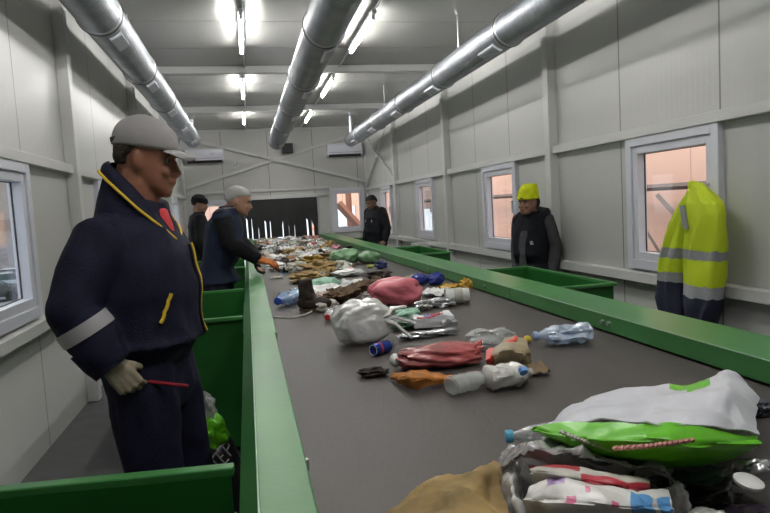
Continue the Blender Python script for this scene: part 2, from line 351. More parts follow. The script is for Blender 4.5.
# ------------------------------------------------------------------ bins
def bin_(x0, x1, y0, y1, label, side=1):
    root = tag(empty('sorting_bin', ((x0 + x1) / 2, (y0 + y1) / 2, 0)), label, 'bin', 'green bins along the belt')
    a, b = (x1 - x0) / 2, (y1 - y0) / 2; h = .79; t = .006
    mb = MB()
    mb.box((-a, -b, .03), (a, b, .036))
    mb.box((-a, -b, .03), (-a + t, b, h if side > 0 else .70)); mb.box((a - t, -b, .03), (a, b, h if side < 0 else .70)); mb.box((-a + t, -b, .03), (a - t, -b + t, h)); mb.box((-a + t, b - t, .03), (a - t, b, h))
    mb.build('shell', M['binGreen'], root, smooth=False)
    mb = MB(); w = .03; g = .012
    for (p, q) in [((-a - g, -b - w, h - .002), (a + g, -b + t, h + .02)), ((-a - g, b - t, h - .002), (a + g, b + w, h + .02)), ((-a - g, -b + t, h - .002), (-a + t, b - t, h + .02)) if side > 0 else ((a - t, -b + t, h - .002), (a + g, b - t, h + .02))]: mb.box((max(p[0], -a) if side < 0 else p[0], p[1], p[2]), (min(q[0], a) if side > 0 else q[0], q[1], q[2]))
    ob = mb.build('rim', M['green'], root, smooth=False); md = ob.modifiers.new('bevel', 'BEVEL'); md.width = .004; md.segments = 2
    for sx in (-1, 1):
        for sy in (-1, 1):
            mb = MB(); mb.box((sx * (a - .05) - .02, sy * (b - .05) - .02, 0), (sx * (a - .05) + .02, sy * (b - .05) + .02, .035)); mb.build('foot', M['dark'], root, smooth=False)
    return root
bin_(-.80, -.142, .2, 1.53, 'green bin in the foreground in front of the man in the white cap').rotation_euler = (0, 0, R(-6))
bin_(-.72, -.066, 3.75, 5.10, 'green bin between the capped man and the grey-haired man')
bin_(-.72, -.066, 7.25, 8.60, 'green bin behind the grey-haired man')
bin_(1.745, 2.33, 3.75, 5.06, 'green bin in front of the woman in the yellow hat', -1)
bin_(1.745, 2.33, 7.2, 8.58, 'green bin in front of the narrow second last window', -1)
bin_(1.745, 2.33, 10.85, 12.0, 'green bin beside the man in black near the end wall', -1)

# ------------------------------------------------------------------ ducts, lights, air conditioners
def duct(x, z, r, y0, y1, label, riser, seed):
    root = tag(empty('air_duct', (x, (y0 + y1) / 2, z)), label, 'duct', 'ventilation ducts under the ceiling'); rnd = random.Random(seed); ym = (y0 + y1) / 2
    mb = MB(); prof = []; y = y0; k = 0
    n = int((y1 - y0) / .06)
    for i in range(n + 1):
        yy = y0 + (y1 - y0) * i / n; prof.append((r, yy - .012)); prof.append((r + .0025, yy)); prof.append((r, yy + .012))
    Mx = Matrix.Rotation(R(-90), 4, 'X')
    mb.lathe([(r_, yy - ym) for r_, yy in prof] + [(r * .96, y1 - ym + .03)], 32, 0, Mx); mb.build('pipe', M['steel'], root)
    yy = y0 + 1.2
    while yy < y1 - .3:
        mb = MB(); mb.lathe([(r + .001, yy - ym - .03), (r + .009, yy - ym - .025), (r + .009, yy - ym - .004), (r + .013, yy - ym), (r + .009, yy - ym + .004), (r + .009, yy - ym + .025), (r + .001, yy - ym + .03)], 32, 0, Mx)
        mb.build('joint_ring', M['zinc'], root)
        mb = MB(); mb.lathe([(r + .0125, yy - ym - .004), (r + .0145, yy - ym), (r + .0125, yy - ym + .004)], 32, 0, Mx); mb.build('joint_band', M['seal'], root)
        # air outlet grille on the lower side after each joint
        a = -R(58) if x < 0 else (-R(70) if x < 1 else -R(118))
        gx, gz = math.cos(a), math.sin(a); rr = r + .008
        mb = MB(); tdir = Vector((-gz, 0, gx)); c = Vector((gx * rr, yy - ym + .28, gz * rr))
        def q(u, v, w): return c + tdir * u + Vector((0, v, 0)) + Vector((gx, 0, gz)) * w
        mb.loft([[q(-.05, -.17, -.015), q(.05, -.17, -.015), q(.05, .17, -.015), q(-.05, .17, -.015)], [q(-.045, -.165, .006), q(.045, -.165, .006), q(.045, .165, .006), q(-.045, .165, .006)]])
        gr = mb.build('outlet', M['pvc'], root, smooth=False)
        for j in range(5):
            mb = MB(); u = -.034 + j * .017
            mb.loft([[q(u - .003, -.15, .004), q(u + .003, -.15, .004), q(u + .003, .15, .004), q(u - .003, .15, .004)], [q(u - .003, -.15, .011), q(u + .003, -.15, .011), q(u + .003, .15, .011), q(u - .003, .15, .011)]]); mb.build('slat', M['zinc'], gr, smooth=False)
        yy += 1.75
    yy = y0 + .7
    while yy < y1:
        mb = MB(); mb.tube([(0, yy - ym, r), (0, yy - ym, ZC - z)], .006, 6); mb.build('hanger', M['zinc'], root); yy += 3.5
    if riser:
        mb = MB(); mb.tube([(0, y1 - ym - .12, r * .7), (0, y1 - ym - .12, ZC - z)], .055, 20); mb.build('riser', M['steel'], root)
    return root
duct(-.925, 2.88, .152, -1.5, 13.0, 'round silver duct above the man in the white cap, along the nearer wall', True, 1)
duct(.685, 2.79, .155, -1.5, 13.0, 'round silver duct running above the middle of the belt', False, 2)
duct(2.20, 2.775, .135, -1.5, 13.0, 'round silver duct above the yellow hat and hanging jacket', True, 3)
mb = MB(); mb.box((-.12, -.1, -.1), (.12, .1, .1)); bb = mb.build('junction_box', M['dark'], smooth=False, loc=(.98, YE - .15, 2.78)); tag(bb, 'small black box on the end wall beside the middle duct end', 'box')

def light(x, y, label, grp):
    root = tag(empty('tube_light', (x, y, ZC)), label, 'ceiling light', grp)
    mb = MB(); mb.box((-.022, -.72, -.075), (.022, .66, -.045)); mb.build('batten', M['batten'], root, smooth=False)
    for yy in (-.5, .5):
        mb = MB(); mb.tube([(0, yy, 0), (0, yy, -.045)], .007, 8); mb.build('stem', M['zinc'], root)
    for yy in (-.645, .625):
        mb = MB(); mb.box((-.016, yy - .012, -.122), (.016, yy + .012, -.075)); mb.build('lampholder', M['batten'], root, smooth=False)
    mb = MB(); mb.tube([(0, -.635, -.105), (0, .615, -.105)], .018, 10); mb.build('tube', M['tube'], root)
    return root
for x, side in ((.075, "in row beside the capped man's duct"), (1.28, "in row between the other two ducts")):
    for y, nm in zip((.98, 3.78, 6.58, 9.38, 12.18), ('above the photographer', 'next after the photographer', 'nearest one in view', 'middle one in view', 'closest to end wall')):
        light(x, y, 'white tube light, %s, %s' % (nm, side), 'fluorescent tubes')
    mb = MB(); mb.tube([(x + .03, YB, ZC - .014), (x + .03, YE, ZC - .014)], .013, 8); ob = mb.build('cable_conduit', M['zinc'])
    tag(ob, 'thin grey conduit along the ceiling, %s' % side, 'conduit', 'ceiling conduits')
def aircon(x, z, label):
    root = tag(empty('air_conditioner', (x, YE, z)), label, 'air conditioner', 'wall air conditioners')
    mb = MB(); pr = [(0, -.14), (-.12, -.145), (-.19, -.10), (-.215, 0), (-.215, .12), (-.19, .15), (0, .155)]
    mb.loft([[(-.40, y, zz) for y, zz in pr], [(.40, y, zz) for y, zz in pr]]); ob = mb.build('casing', M['pvc'], root); md = ob.modifiers.new('bevel', 'BEVEL'); md.width = .012; md.segments = 2
    mb = MB(); mb.loft([[(-.36, -.135, -.142), (.36, -.135, -.142), (.36, -.192, -.098), (-.36, -.192, -.098)], [(-.36, -.14, -.150), (.36, -.14, -.150), (.36, -.199, -.104), (-.36, -.199, -.104)]]); mb.build('louvre', M['seal'], root, smooth=False)
    mb = MB(); mb.box((-.37, -.222, -.06), (.37, -.214, -.055)); mb.build('seam', M['seal'], root, smooth=False)
    mb = MB(); mb.box((.12, -.222, .02), (.2, -.214, .05)); mb.build('display', M['zinc'], root, smooth=False)
    return root
aircon(-.80, 2.68, 'white wall air conditioner under the end of the duct nearest the capped man')
aircon(2.26, 2.70, 'white wall air conditioner under the end of the duct beyond the yellow hat')
mb = MB(); mb.lathe([(.05, 0), (.05, .02), (.03, .05), (.01, .055)], 16, 0, Matrix.Rotation(R(90), 4, 'X')); tag(mb.build('sensor', M['pvc'], loc=(-.18, YE, 2.5)), 'small round white sensor on the end wall near the air conditioner', 'sensor')

# ------------------------------------------------------------------ people
def cloth(name, col, **k): return mat(name, col, k.pop('rough', .85), spec=.2, var=.25, vscale=14, bump=.25, bscale=160, **k)
SKIN = lambda n, c: mat(n, c, .5, var=.12, vscale=25, bump=.05, bscale=300)
HEAD = [(-.02, .34, .10, .05), (.0, .385, .04, .13), (.06, .41, -.03, .19), (.12, .415, -.12, .235), (.165, .395, -.2, .26), (.205, .405, -.27, .275), (.25, .405, -.33, .29), (.29, .392, -.37, .30), (.36, .39, -.42, .315),
        (.44, .372, -.45, .325), (.49, .36, -.46, .328), (.54, .385, -.47, .33), (.58, .395, -.475, .333), (.66, .39, -.475, .338), (.76, .35, -.46, .328), (.85, .28, -.41, .29), (.92, .19, -.33, .22), (.97, .08, -.22, .13), (.99, .0, -.12, .06)]
def ring(f, b, hw, z, n=28, e=2.2):
    r = []
    for k in range(n):
        a = 2 * PI * k / n; c, s = math.cos(a), math.sin(a)
        x = (f if c > 0 else -b) * abs(c) ** (2 / e) * (1 if c > 0 else -1); 
        r.append(Vector((x, hw * abs(s) ** (2 / e) * (1 if s > 0 else -1), z)))
    return r
def head_rings(H, T, t0=0, t1=1, grow=0, fcut=None, shape=HEAD):
    out = []
    for t, f, b, hw in shape:
        if t < t0 or t > t1: continue
        mid = (f + b) / 2; ff = (f - mid); 
        if fcut is not None: f2 = fcut(t, f); 
        else: f2 = f
        c = (f2 + b) / 2; rr = ring((f2 - c) * H + grow, (b - c) * H - grow, hw * H + grow, t * H)
        out.append([T @ (v + Vector((c * H, 0, 0))) for v in rr])
    return out
def finger(mb, base, d, nrm, L, r, curl):
    p = Vector(base); pts = [p.copy()]; d = Vector(d).normalized(); nrm = Vector(nrm).normalized(); ax = d.cross(nrm).normalized()
    for i, seg in enumerate((.45, .32, .23)):
        d = Matrix.Rotation(curl[i], 3, ax) @ d; p = p + d * (L * seg); pts.append(p.copy())
    mb.tube(pts, [r, r * .98, r * .9, r * .78], 8, round_ends=True)
def hand(mb, wrist, d, nrm, thumb, curl=(.35, .5, .35), s=1.0, tc=(.3, .3, .2)):
    """palm, four unequal fingers and a thumb; d = along the hand, nrm = palm side, thumb = side of the thumb"""
    w = Vector(wrist); d = Vector(d).normalized(); nrm = Vector(nrm); nrm = (nrm - d * nrm.dot(d)).normalized(); t = d.cross(nrm).normalized()
    if t.dot(Vector(thumb)) < 0: t = -t
    for i, (o, L, fl) in enumerate([(.030, .092, .071), (.010, .096, .079), (-.011, .094, .073), (-.030, .086, .058)]):
        k = w + d * L * s + t * o * s
        mb.tube([w + t * o * .6 * s - d * .01, w + d * L * .5 * s + t * o * .85 * s, k], [.017 * s, .0165 * s, .0115 * s], 10, round_ends=True)
        finger(mb, k, d + t * o * 1.2, nrm, fl * s, .0093 * s, [c * (1 + .08 * i) for c in curl])
    b = w + d * .028 * s + t * .026 * s + nrm * .006
    mb.tube([w + d * .01 + t * .012 * s, b, b + (d * .6 + t * .8).normalized() * .022 * s], [.017 * s, .017 * s, .013 * s], 10, round_ends=True)
    dd = (d * .75 + t * .6 + nrm * .25).normalized(); ax = dd.cross(nrm - t * .5).normalized(); p = b + (d * .6 + t * .8).normalized() * .022 * s; pts = [p.copy()]
    for a, L in zip(tc, (.034, .028, .01)): dd = Matrix.Rotation(a, 3, ax) @ dd; p = p + dd * L * s; pts.append(p.copy())
    mb.tube(pts, [.0125 * s, .0115 * s, .0105 * s, .008 * s], 8, round_ends=True)

def torso_rings(sections, spine, grow=0, e=2.4):
    return [[Vector((v.x + spine(z), v.y, v.z)) for v in ring(f + grow, -(b + grow), hw + grow, z, 28, e)] for z, hw, f, b in sections]
def person(loc, rot, P):
    k = P.get('k', 1.0); lean = P.get('lean', 0); belly = P.get('belly', 0); wide = P.get('wide', 1.0)
    spine = lambda z: lean * max(0, z - .95) * (1 + .6 * max(0, z - .95)) + P.get('sx', 0)
    drop = P.get('drop', 0)
    J = {}
    for s, n in ((-1, 'R'), (1, 'L')):
        J['sh' + n] = Vector((spine(1.40) - .01, s * .185 * wide, 1.405 - drop)); J['hip' + n] = Vector((0, s * .095, .92)); J['kn' + n] = Vector((.02, s * .11, .50)); J['an' + n] = Vector((-.02, s * .12, .09))
        J['el' + n] = Vector((spine(1.2) - .03, s * .27 * wide, 1.12)); J['wr' + n] = Vector((spine(1.0) + .06, s * .27 * wide, .89))
    J.update({a: Vector(b) for a, b in P.get('J', {}).items()})
    H = P.get('H', .235); nb = Vector((spine(1.46) - .015, 0, 1.455 - drop)); hp = Vector(P['head']) if 'head' in P else nb + Vector((.02, 0, .045))
    # chin point hp; head frame tilts about it
    T = Matrix.Translation(hp) @ Matrix.Rotation(R(P.get('yaw', 0)), 4, 'Z') @ Matrix.Rotation(R(P.get('pitch', 0)), 4, 'Y') @ Matrix.Rotation(R(P.get('roll', 0)), 4, 'X') @ Matrix.Diagonal((P.get('hx', 1), 1, 1, 1))
    sk = SKIN('skin', P.get('skin', (.36, .17, .11)))
    # body: one continuous surface
    mb = MB()
    mb.loft(head_rings(H, T))
    tv = lambda x, y, t: T @ Vector((x * H, y * H, t * H))
    mb.tube([tv(.385, 0, .53), tv(.43, 0, .42), tv(.475, 0, .335), tv(.43, 0, .30)], [.033 * H, .045 * H, .062 * H, .05 * H], 10, round_ends=True)   # nose
    for s in (-1, 1):
        mb.ball(tv(.425, s * .05, .315), .036 * H, 6)
        mb.ball(tv(-.05, s * .335, .44), (.085 * H, .035 * H, .135 * H), 8, 0, T.to_3x3() @ Matrix.Rotation(R(s * -18), 3, 'Z') @ Matrix.Rotation(R(-10), 3, 'Y'))
        mb.ball(tv(.33, s * .16, .33), (.07 * H, .09 * H, .08 * H), 6, 0, T.to_3x3())     # cheeks
    mb.tube([tv(.385, .11, .215), tv(.425, .05, .22), tv(.432, 0, .222), tv(.425, -.05, .22), tv(.385, -.11, .215)], [.018 * H, .028 * H, .03 * H, .028 * H, .018 * H], 8)
    mb.tube([tv(.39, .09, .18), tv(.415, 0, .178), tv(.39, -.09, .18)], [.02 * H, .03 * H, .02 * H], 8)
    mb.tube([tv(.36, .22, .56), tv(.405, .1, .575), tv(.40, 0, .56), tv(.405, -.1, .575), tv(.36, -.22, .56)], .03 * H, 8)
    nw = P.get('neck', .062)
    mb.tube([nb + Vector((-.01, 0, -.06)), nb, tv(-.12, 0, .15), tv(-.1, 0, .32)], [nw * 1.35, nw * 1.1, nw, nw * .95], 16)
    g = P.get('girth', 1.0)
    secs = [(.86, .15, .09, .11), (.95, .165, .10, .11), (1.05, .155 * g, .105 + belly, .09), (1.18, .16 * g, .11 + belly * .9, .10), (1.30, .17, .115 + belly * .3, .115), (1.385, .165, .085, .10), (1.44, .09, .055, .075)]
    tw = P.get('tw', 1); secs = [(z - drop * max(0, (z - .95) / .45), a * (1 if z < 1.25 else (tw if z > 1.35 else (1 + tw) / 2)), b, c) for z, a, b, c in secs]
    mb.loft(torso_rings(secs, spine, -.012))
    for n, s in (('R', -1), ('L', 1)):
        mb.tube([J['sh' + n] + Vector((0, -s * .06, -.01)), J['sh' + n], J['el' + n], J['wr' + n]], [.055, .052, .040, .028], 12, round_ends=True)
        mb.tube([J['hip' + n], J['kn' + n], J['an' + n] + Vector((0, 0, -.03))], [.082, .055, .040], 12, round_ends=True)
        mb.tube([J['an' + n] + Vector((-.03, 0, -.05)), J['an' + n] + Vector((.13, s * .02, -.06))], [.034, .026], 10, round_ends=True)
        h = P['hand' + n]; hand(mb, J['wr' + n], *h[0], s=h[1], tc=(.7, .8, .5) if len(h[0]) > 3 else (.3, .3, .2))
    body = mb.build('person', sk); bake(body, [('REMESH', dict(mode='VOXEL', voxel_size=P.get('vox', .007))), ('SMOOTH', dict(factor=.5, iterations=2))])
    body.location = loc; body.rotation_euler = (0, 0, R(rot)); body.scale = (k, k, k); tag(body, P['label'], 'person')
    # face
    for s in (-1, 1):
        mb = MB(); mb.ball(tv(.314, s * .15, .485), .046 * H, 8); ey = mb.build('eye', mat('eye_white', (.26, .22, .20), .5), body)
        mb = MB(); mb.ball(tv(.342, s * .15, .482), .030 * H, 6); mb.build('iris', mat('iris', (.03, .015, .01), .2), ey)
        mb = MB(); mb.tube([tv(.365, s * .23, .56), tv(.41, s * .14, .585), tv(.415, s * .06, .57)], [.012 * H, .025 * H, .02 * H], 6); mb.build('eyebrow', mat('brow', P.get('browc', (.03, .02, .015)), .8), body)
    mb = MB(); mc = .012 * P.get('smile', 0)
    mb.tube([tv(.37, .13, .2 + mc * 3), tv(.426, .06, .199 + mc), tv(.442, 0, .198), tv(.426, -.06, .199 + mc), tv(.37, -.13, .2 + mc * 3)], [.009 * H, .014 * H, .016 * H, .014 * H, .009 * H], 6); mb.build('mouth', mat('lips', (.16, .045, .04), .5), body)
    hc = mat('hair', P.get('hairc', (.02, .015, .012)), .8, bump=.6, bscale=220)
    hl = P.get('hairlow', .30)
    mb = MB(); mb.loft(head_rings(H, T, hl, 1.0, P.get('hairt', .009), lambda t, f: -.16 if t < .5 else (-.02 if t < .62 else (.30 if t < .72 else f))))
    hr = mb.build('hair', hc, body); bake(hr, [('SUBSURF', dict(levels=1))]); fold(hr, .0035, 95, 3)
    # trousers
    mb = MB(); tc = P['trousers']
    hw_, hx_ = P.get('hipw', 1), P.get('hipx', 0)
    mb.loft([[v + Vector((hx_ * (1.04 - v.z) / .2, 0, 0)) for v in q] for q in torso_rings([(.80, .13 * hw_, .085, .11 * hw_), (.86, .165 * hw_, .11, .13 * hw_), (.95, .178 * hw_, .115, .125 * hw_), (1.03 - drop * .1, .165 * g, .115 + belly, .105)], spine, .008)])
    for n, s in (('R', -1), ('L', 1)):
        a, b, c = J['hip' + n], J['kn' + n], J['an' + n]
        mb.tube([a + Vector((0, 0, .03)), a.lerp(b, .25), a.lerp(b, .6), b, b.lerp(c, .45), c + Vector((0, 0, .0)), c + Vector((.01, 0, -.045))], [x * (.5 + .5 * hw_) for x in (.105, .105, .092, .080, .076, .074, .082)], 18)
    tr = mb.build('trousers', cloth('trouser_cloth', tc), body); bake(tr, [('REMESH', dict(mode='VOXEL', voxel_size=P.get('cvox', .012))), ('SMOOTH', dict(factor=.6, iterations=4))]); fold(tr, P.get('fold', .008), 9, 5, (1, 1, .45))
    for n, s in (('R', -1), ('L', 1)):
        c = J['an' + n]; mb = MB(); rr = []
        for x, w, h in [(-.085, .02, .03), (-.075, .036, .075), (-.02, .042, .10), (.05, .045, .075), (.12, .05, .05), (.17, .042, .04), (.19, .02, .025)]:
            q = [Vector((c.x + x, c.y + s * x * .12 + w * math.cos(2 * PI * i / 16), max(.002, .5 * h + .5 * h * math.sin(2 * PI * i / 16) * 1.0))) for i in range(16)]; rr.append(q)
        mb.loft(rr); mb.build('shoe', mat('shoe_leather', (.02, .018, .016), .5), body)
    # jacket
    jc = cloth('jacket_cloth', P['jacket'], rough=P.get('jrough', .75)); jg = P.get('jgrow', .022); z0 = P.get('hem', 1.0)
    secs2 = [(z0, .168 * g, .12 + belly * .95, .115)] + [q for q in secs if q[0] > z0 + .03]
    mb = MB(); sl = MB()
    mb.loft(torso_rings(secs2, spine, jg))
    nr = torso_rings([(1.40 - drop, .12, .075, .095), (1.475 - drop, .083, .07, .075)], spine, jg * .5); mb.loft(nr)
    for n, s in (('R', -1), ('L', 1)):
        a, b, c = J['sh' + n], J['el' + n], J['wr' + n]; f = P.get('sleeve', 1.0)
        mb.ball(a + Vector((0, -s * .015, -.005)), (.085, .085, .082), 10)
        q = sl if P.get('sleevec') else mb
        q.tube([a + Vector((0, -s * .05, 0)), a, a.lerp(b, .35), a.lerp(b, .75), b, b.lerp(c, .3), b.lerp(c, .7), c], [x * f for x in (.078, .080, .076, .068, .066, .066, .058, .050)], 18)
        q.ball(b, .066 * f, 10)
    jk = mb.build(P.get('jname', 'jacket'), jc, body); bake(jk, [('REMESH', dict(mode='VOXEL', voxel_size=P.get('cvox', .012))), ('SMOOTH', dict(factor=.6, iterations=4))]); fold(jk, P.get('fold', .008), 8, 2, (1, 1, .6))
    if P.get('sleevec'):
        q = sl.build('sleeves', cloth('sleeve_cloth', P['sleevec']), body); bake(q, [('REMESH', dict(mode='VOXEL', voxel_size=.012)), ('SMOOTH', dict(factor=.6, iterations=4))]); fold(q, .006, 10, 4)
    # collar
    cr = [[Vector((v.x + spine(z), v.y, v.z)) for v in ring(a, -b, w, z, 28, 2)] for z, w, a, b in [(z - drop, w, a, b) for z, w, a, b in P.get('collar', [(1.405, .095, .085, .09), (1.45, .088, .088, .085), (1.50, .080, .090, .082), (1.503, .074, .082, .076), (1.45, .078, .078, .078)])]]
    mb = MB(); mb.loft(cr, caps=False); co = mb.build('collar', jc, body)
    bake(co, [('SUBSURF', dict(levels=1))])
    return dict(body=body, T=T, H=H, tv=tv, J=J, spine=spine, jk=jk, jg=jg, secs=secs2)
def snap(o, pts, lift=.004):
    """lay a run of points on a surface: the closest point of the mesh, lifted a little"""
    out = []
    for p in pts:
        ok, c, n, i = o.closest_point_on_mesh(Vector(p)); out.append(c + n * lift)
    return out
def ribbon_on(o, name, pts, w, m, parent, lift=.004, r=None):
    P_ = snap(o, pts, lift); mb = MB()
    if r: mb.tube(P_, r, 6)
    return mb.build(name, m, parent)
def cuff_band(o, a, b, t0, t1, rad, m, parent, name='reflective_band', flat=1):
    """a band wrapped round a limb between two fractions of a->b, fitted to the cloth under it"""
    a, b = Vector(a), Vector(b); d = (b - a).normalized(); u = d.orthogonal().normalized(); w = d.cross(u); rr = []
    for t in (t0, (t0 * 2 + t1) / 3, (t0 + 2 * t1) / 3, t1):
        c = a.lerp(b, t); q = []
        for k in range(28):
            dirv = u * math.cos(2 * PI * k / 28) + w * math.sin(2 * PI * k / 28)
            ok, loc, n, i = o.ray_cast(c + dirv * rad * 2.2, -dirv, distance=rad * 2.2)
            rad_k = (loc - c).length if ok and (loc - c).length < rad * 1.25 else rad
            q.append(c + dirv * (rad_k + .004))
        rr.append(q)
    inner = [[c0 + (v - c0) * .96 for v in q] for q, c0 in zip(rr, [a.lerp(b, t) for t in (t0, (t0 * 2 + t1) / 3, (t0 + 2 * t1) / 3, t1)])]
    mb = MB(); mb.loft(rr + inner[::-1], caps=False, closed=True); return mb.build(name, m, parent)
def glove(p, n, h, m, parent, s=1.12, cuff=True, tc=(.3, .3, .2)):
    mb = MB(); W_ = p['J']['wr' + n]; hand(mb, W_, *h, s=s, tc=tc)
    if cuff: d = Vector(h[0]).normalized(); mb.tube([W_ - d * .05, W_ + d * .02], [.042, .036], 14)
    g_ = mb.build('glove', m, parent); bake(g_, [('REMESH', dict(mode='VOXEL', voxel_size=.0045)), ('SMOOTH', dict(factor=.5, iterations=2))]); return g_

NAVY = (.014, .0145, .037); REFL = mat('reflective_tape', (.42, .40, .42), .45, .2); YEL = mat('yellow_piping', (.75, .48, .03), .6)
# --- the man in the white cap (foreground)
hR = ((.50, .10, -.75), (-.1, .85, -.25), (.7, .1, .6)); hL = ((.5, -.2, -.8), (-.2, -1, 0), (1, 0, .2))
m1 = person((-.365, 2.14, 0), -12, dict(label='man in a white cap and navy work jacket with yellow piping, looking at the belt', k=1.0, vox=.0055, cvox=.009,
    lean=.045, collar=[(1.37, .10, .09, .09), (1.40, .095, .088, .085), (1.405, .085, .08, .075)], belly=.050, wide=.98, girth=1.08, drop=.02, tw=.86, skin=(.30, .125, .075), head=(.055, .0, 1.475), yaw=8, pitch=9, H=.235, hx=.86, neck=.072, smile=1.2, hipw=.86, hipx=.03, hairlow=.34, hairt=.003, hairc=(.035, .024, .019),
    J=dict(shR=(-.03, -.155, 1.335), shL=(-.02, .155, 1.345), elR=(-.085, -.245, 1.155), wrR=(.0, -.22, .99), elL=(-.08, .25, 1.13), wrL=(-.04, .22, .90), hipR=(.03, -.082, .92), hipL=(.035, .09, .92), knR=(.05, -.10, .5), anR=(.02, -.115, .09), knL=(.09, .125, .5), anL=(.08, .14, .09)),
    handR=(hR + ((.95, 1.1, .7),), .82), handL=(hL, .95), trousers=NAVY, jacket=NAVY, jgrow=.026, hem=1.015, sleeve=1.06, fold=.013))
b1, J1, tv1 = m1['body'], m1['J'], m1['tv']; H1 = m1['H']; T1 = m1['T']
CAP = mat('cap_cloth', (.33, .315, .315), .85, bump=.06, bscale=300)
capS = [(.60, .405, -.485, .345), (.64, .42, -.50, .355), (.72, .415, -.50, .36), (.82, .375, -.48, .345), (.92, .29, -.42, .295), (1.0, .17, -.31, .205), (1.05, .02, -.16, .09), (1.06, -.04, -.10, .03)]
mb = MB(); mb.loft(head_rings(H1, T1, 0, 2, .008, None, capS)); cp = mb.build('cap', CAP, b1); bake(cp, [('SUBSURF', dict(levels=2))]); fold(cp, .0025, 9, 1)
mb = MB(); rr = []
for i, (x, w, dz) in enumerate([(.28, .33, .0), (.42, .34, -.0), (.55, .30, -.025), (.68, .22, -.06), (.75, .10, -.085)]):
    q = []
    for kk in range(13):
        a = -1 + kk / 6; yy = a * w; z = .655 + dz - .07 * a * a; q.append(tv1(x - .09 * a * a * (i > 0), yy, z))
    for kk in range(12, -1, -1):
        a = -1 + kk / 6; yy = a * w; z = .638 + dz - .07 * a * a; q.append(tv1(x - .09 * a * a * (i > 0), yy, z))
    rr.append(q)
mb.loft(rr); br = mb.build('brim', CAP, cp); bake(br, [('SUBSURF', dict(levels=1))])
mb = MB(); mb.ball(tv1(-.04, 0, 1.068), (.010, .010, .005), 6); mb.build('cap_button', CAP, cp)
mb = MB(); mb.box((0, 0, 0), (.028, .004, .014)); o = mb.build('strap', mat('cap_strap', (.05, .05, .05), .6), cp, smooth=False); o.matrix_parent_inverse = Matrix(); o.location = tv1(-.50, -.20, .645); o.rotation_euler = (0, 0, R(-35))
# red undershirt at the open neck
mb = MB(); mb.loft([[Vector((v.x + m1['spine'](z), v.y, v.z)) for v in ring(f, -.06, w, z, 24, 2)] for z, f, w in [(1.33, .125, .045), (1.38, .112, .05), (1.425, .095, .05), (1.43, .088, .045)]]); mb.build('undershirt', mat('red_shirt', (.62, .05, .06), .8), b1)
# lapels / open collar
NAVYM = bpy.data.materials.get('jacket_cloth')
for s in (-1, 1):
    pts = [(-.040, 0, 1.590), (-.034, s * .05, 1.587), (.0, s * .078, 1.562), (.045, s * .079, 1.515), (.08, s * .070, 1.462), (.115, s * .052, 1.41), (.135, s * .028, 1.365), (.140, s * .012, 1.34)]
    outp = [(-.066, 0, 1.558), (-.058, s * .062, 1.552), (-.018, s * .100, 1.520), (.03, s * .113, 1.474), (.07, s * .113, 1.432), (.11, s * .093, 1.39), (.138, s * .06, 1.355), (.148, s * .02, 1.33)]
    base = [(-.105, 0, 1.40), (-.095, s * .09, 1.395), (-.04, s * .135, 1.385), (.03, s * .140, 1.375), (.07, s * .12, 1.37), (.10, s * .09, 1.36), (.115, s * .055, 1.345), (.12, s * .02, 1.33)]
    mb = MB(); mb.loft([[Vector(a), Vector(b), Vector(c), Vector(c) + Vector((.02, -s * .02, -.01)), Vector(a) + Vector((.012, -s * .008, -.012))] for a, b, c in zip(pts, [Vector(p) + Vector((.004, -s * .01, -.004)) for p in outp], base)]); q = mb.build('collar_stand', NAVYM, b1); bake(q, [('SUBSURF', dict(levels=1))])
    mb = MB(); mb.loft([[Vector(a), Vector(a).lerp(Vector(b), .5) + Vector((b[0] - a[0], b[1] - a[1], .02)) * .35, Vector(b), Vector(b) + Vector((-.006, -s * .004, -.008)), Vector(a) + Vector((.006 if a[0] < 0 else -.006, -s * .006, -.004))] for a, b in zip(pts, outp)]); lp = mb.build('collar_flap', NAVYM, b1); bake(lp, [('SUBSURF', dict(levels=2))])
    mb = MB(); mb.tube([Vector(p) + Vector((.003, s * .003, .001)) for p in outp], .0045, 8); mb.build('piping', YEL, b1)
jk = m1['jk']
ribbon_on(jk, 'piping', [(.22, .055, 1.34 - .0165 * i) for i in range(20)], 0, YEL, b1, .004, .0055)
ribbon_on(jk, 'zipper', [(.26, .035, 1.34 - .0165 * i) for i in range(20)], 0, mat('dark_zip', (.01, .01, .015), .4), b1, .003, .006)
ribbon_on(jk, 'pocket_piping', [(.17 - .006 * i, -.15 - .004 * (i % 3 == 2), 1.175 - .0105 * i) for i in range(9)], 0, YEL, b1, .005, .006)
cuff_band(jk, J1['elR'], J1['wrR'], .22, .44, .072, REFL, b1)
cuff_band(m1['body'].children[[c.name.split('.')[0] for c in m1['body'].children].index('trousers')], J1['knR'], J1['anR'], .02, .14, .085, REFL, b1)
cuff_band(m1['body'].children[[c.name.split('.')[0] for c in m1['body'].children].index('trousers')], J1['knL'], J1['anL'], .02, .14, .085, REFL, b1)
mb = MB(); w_ = J1['wrR']; mb.tube([w_ + Vector((-.05, -.008, .065)), w_ + Vector((-.02, -.003, .02)), w_ + Vector((.003, 0, -.012))], [.066, .063, .056], 20); mb.build('cuff', NAVYM, b1)
GLV = mat('work_glove', (.42, .35, .26), .9, var=.3, vscale=30, bump=.3, bscale=250)
glove(m1, 'R', hR + ((.95, 1.1, .7),), GLV, b1, .95, True, (.7, .8, .5)); glove(m1, 'L', hL, GLV, b1)
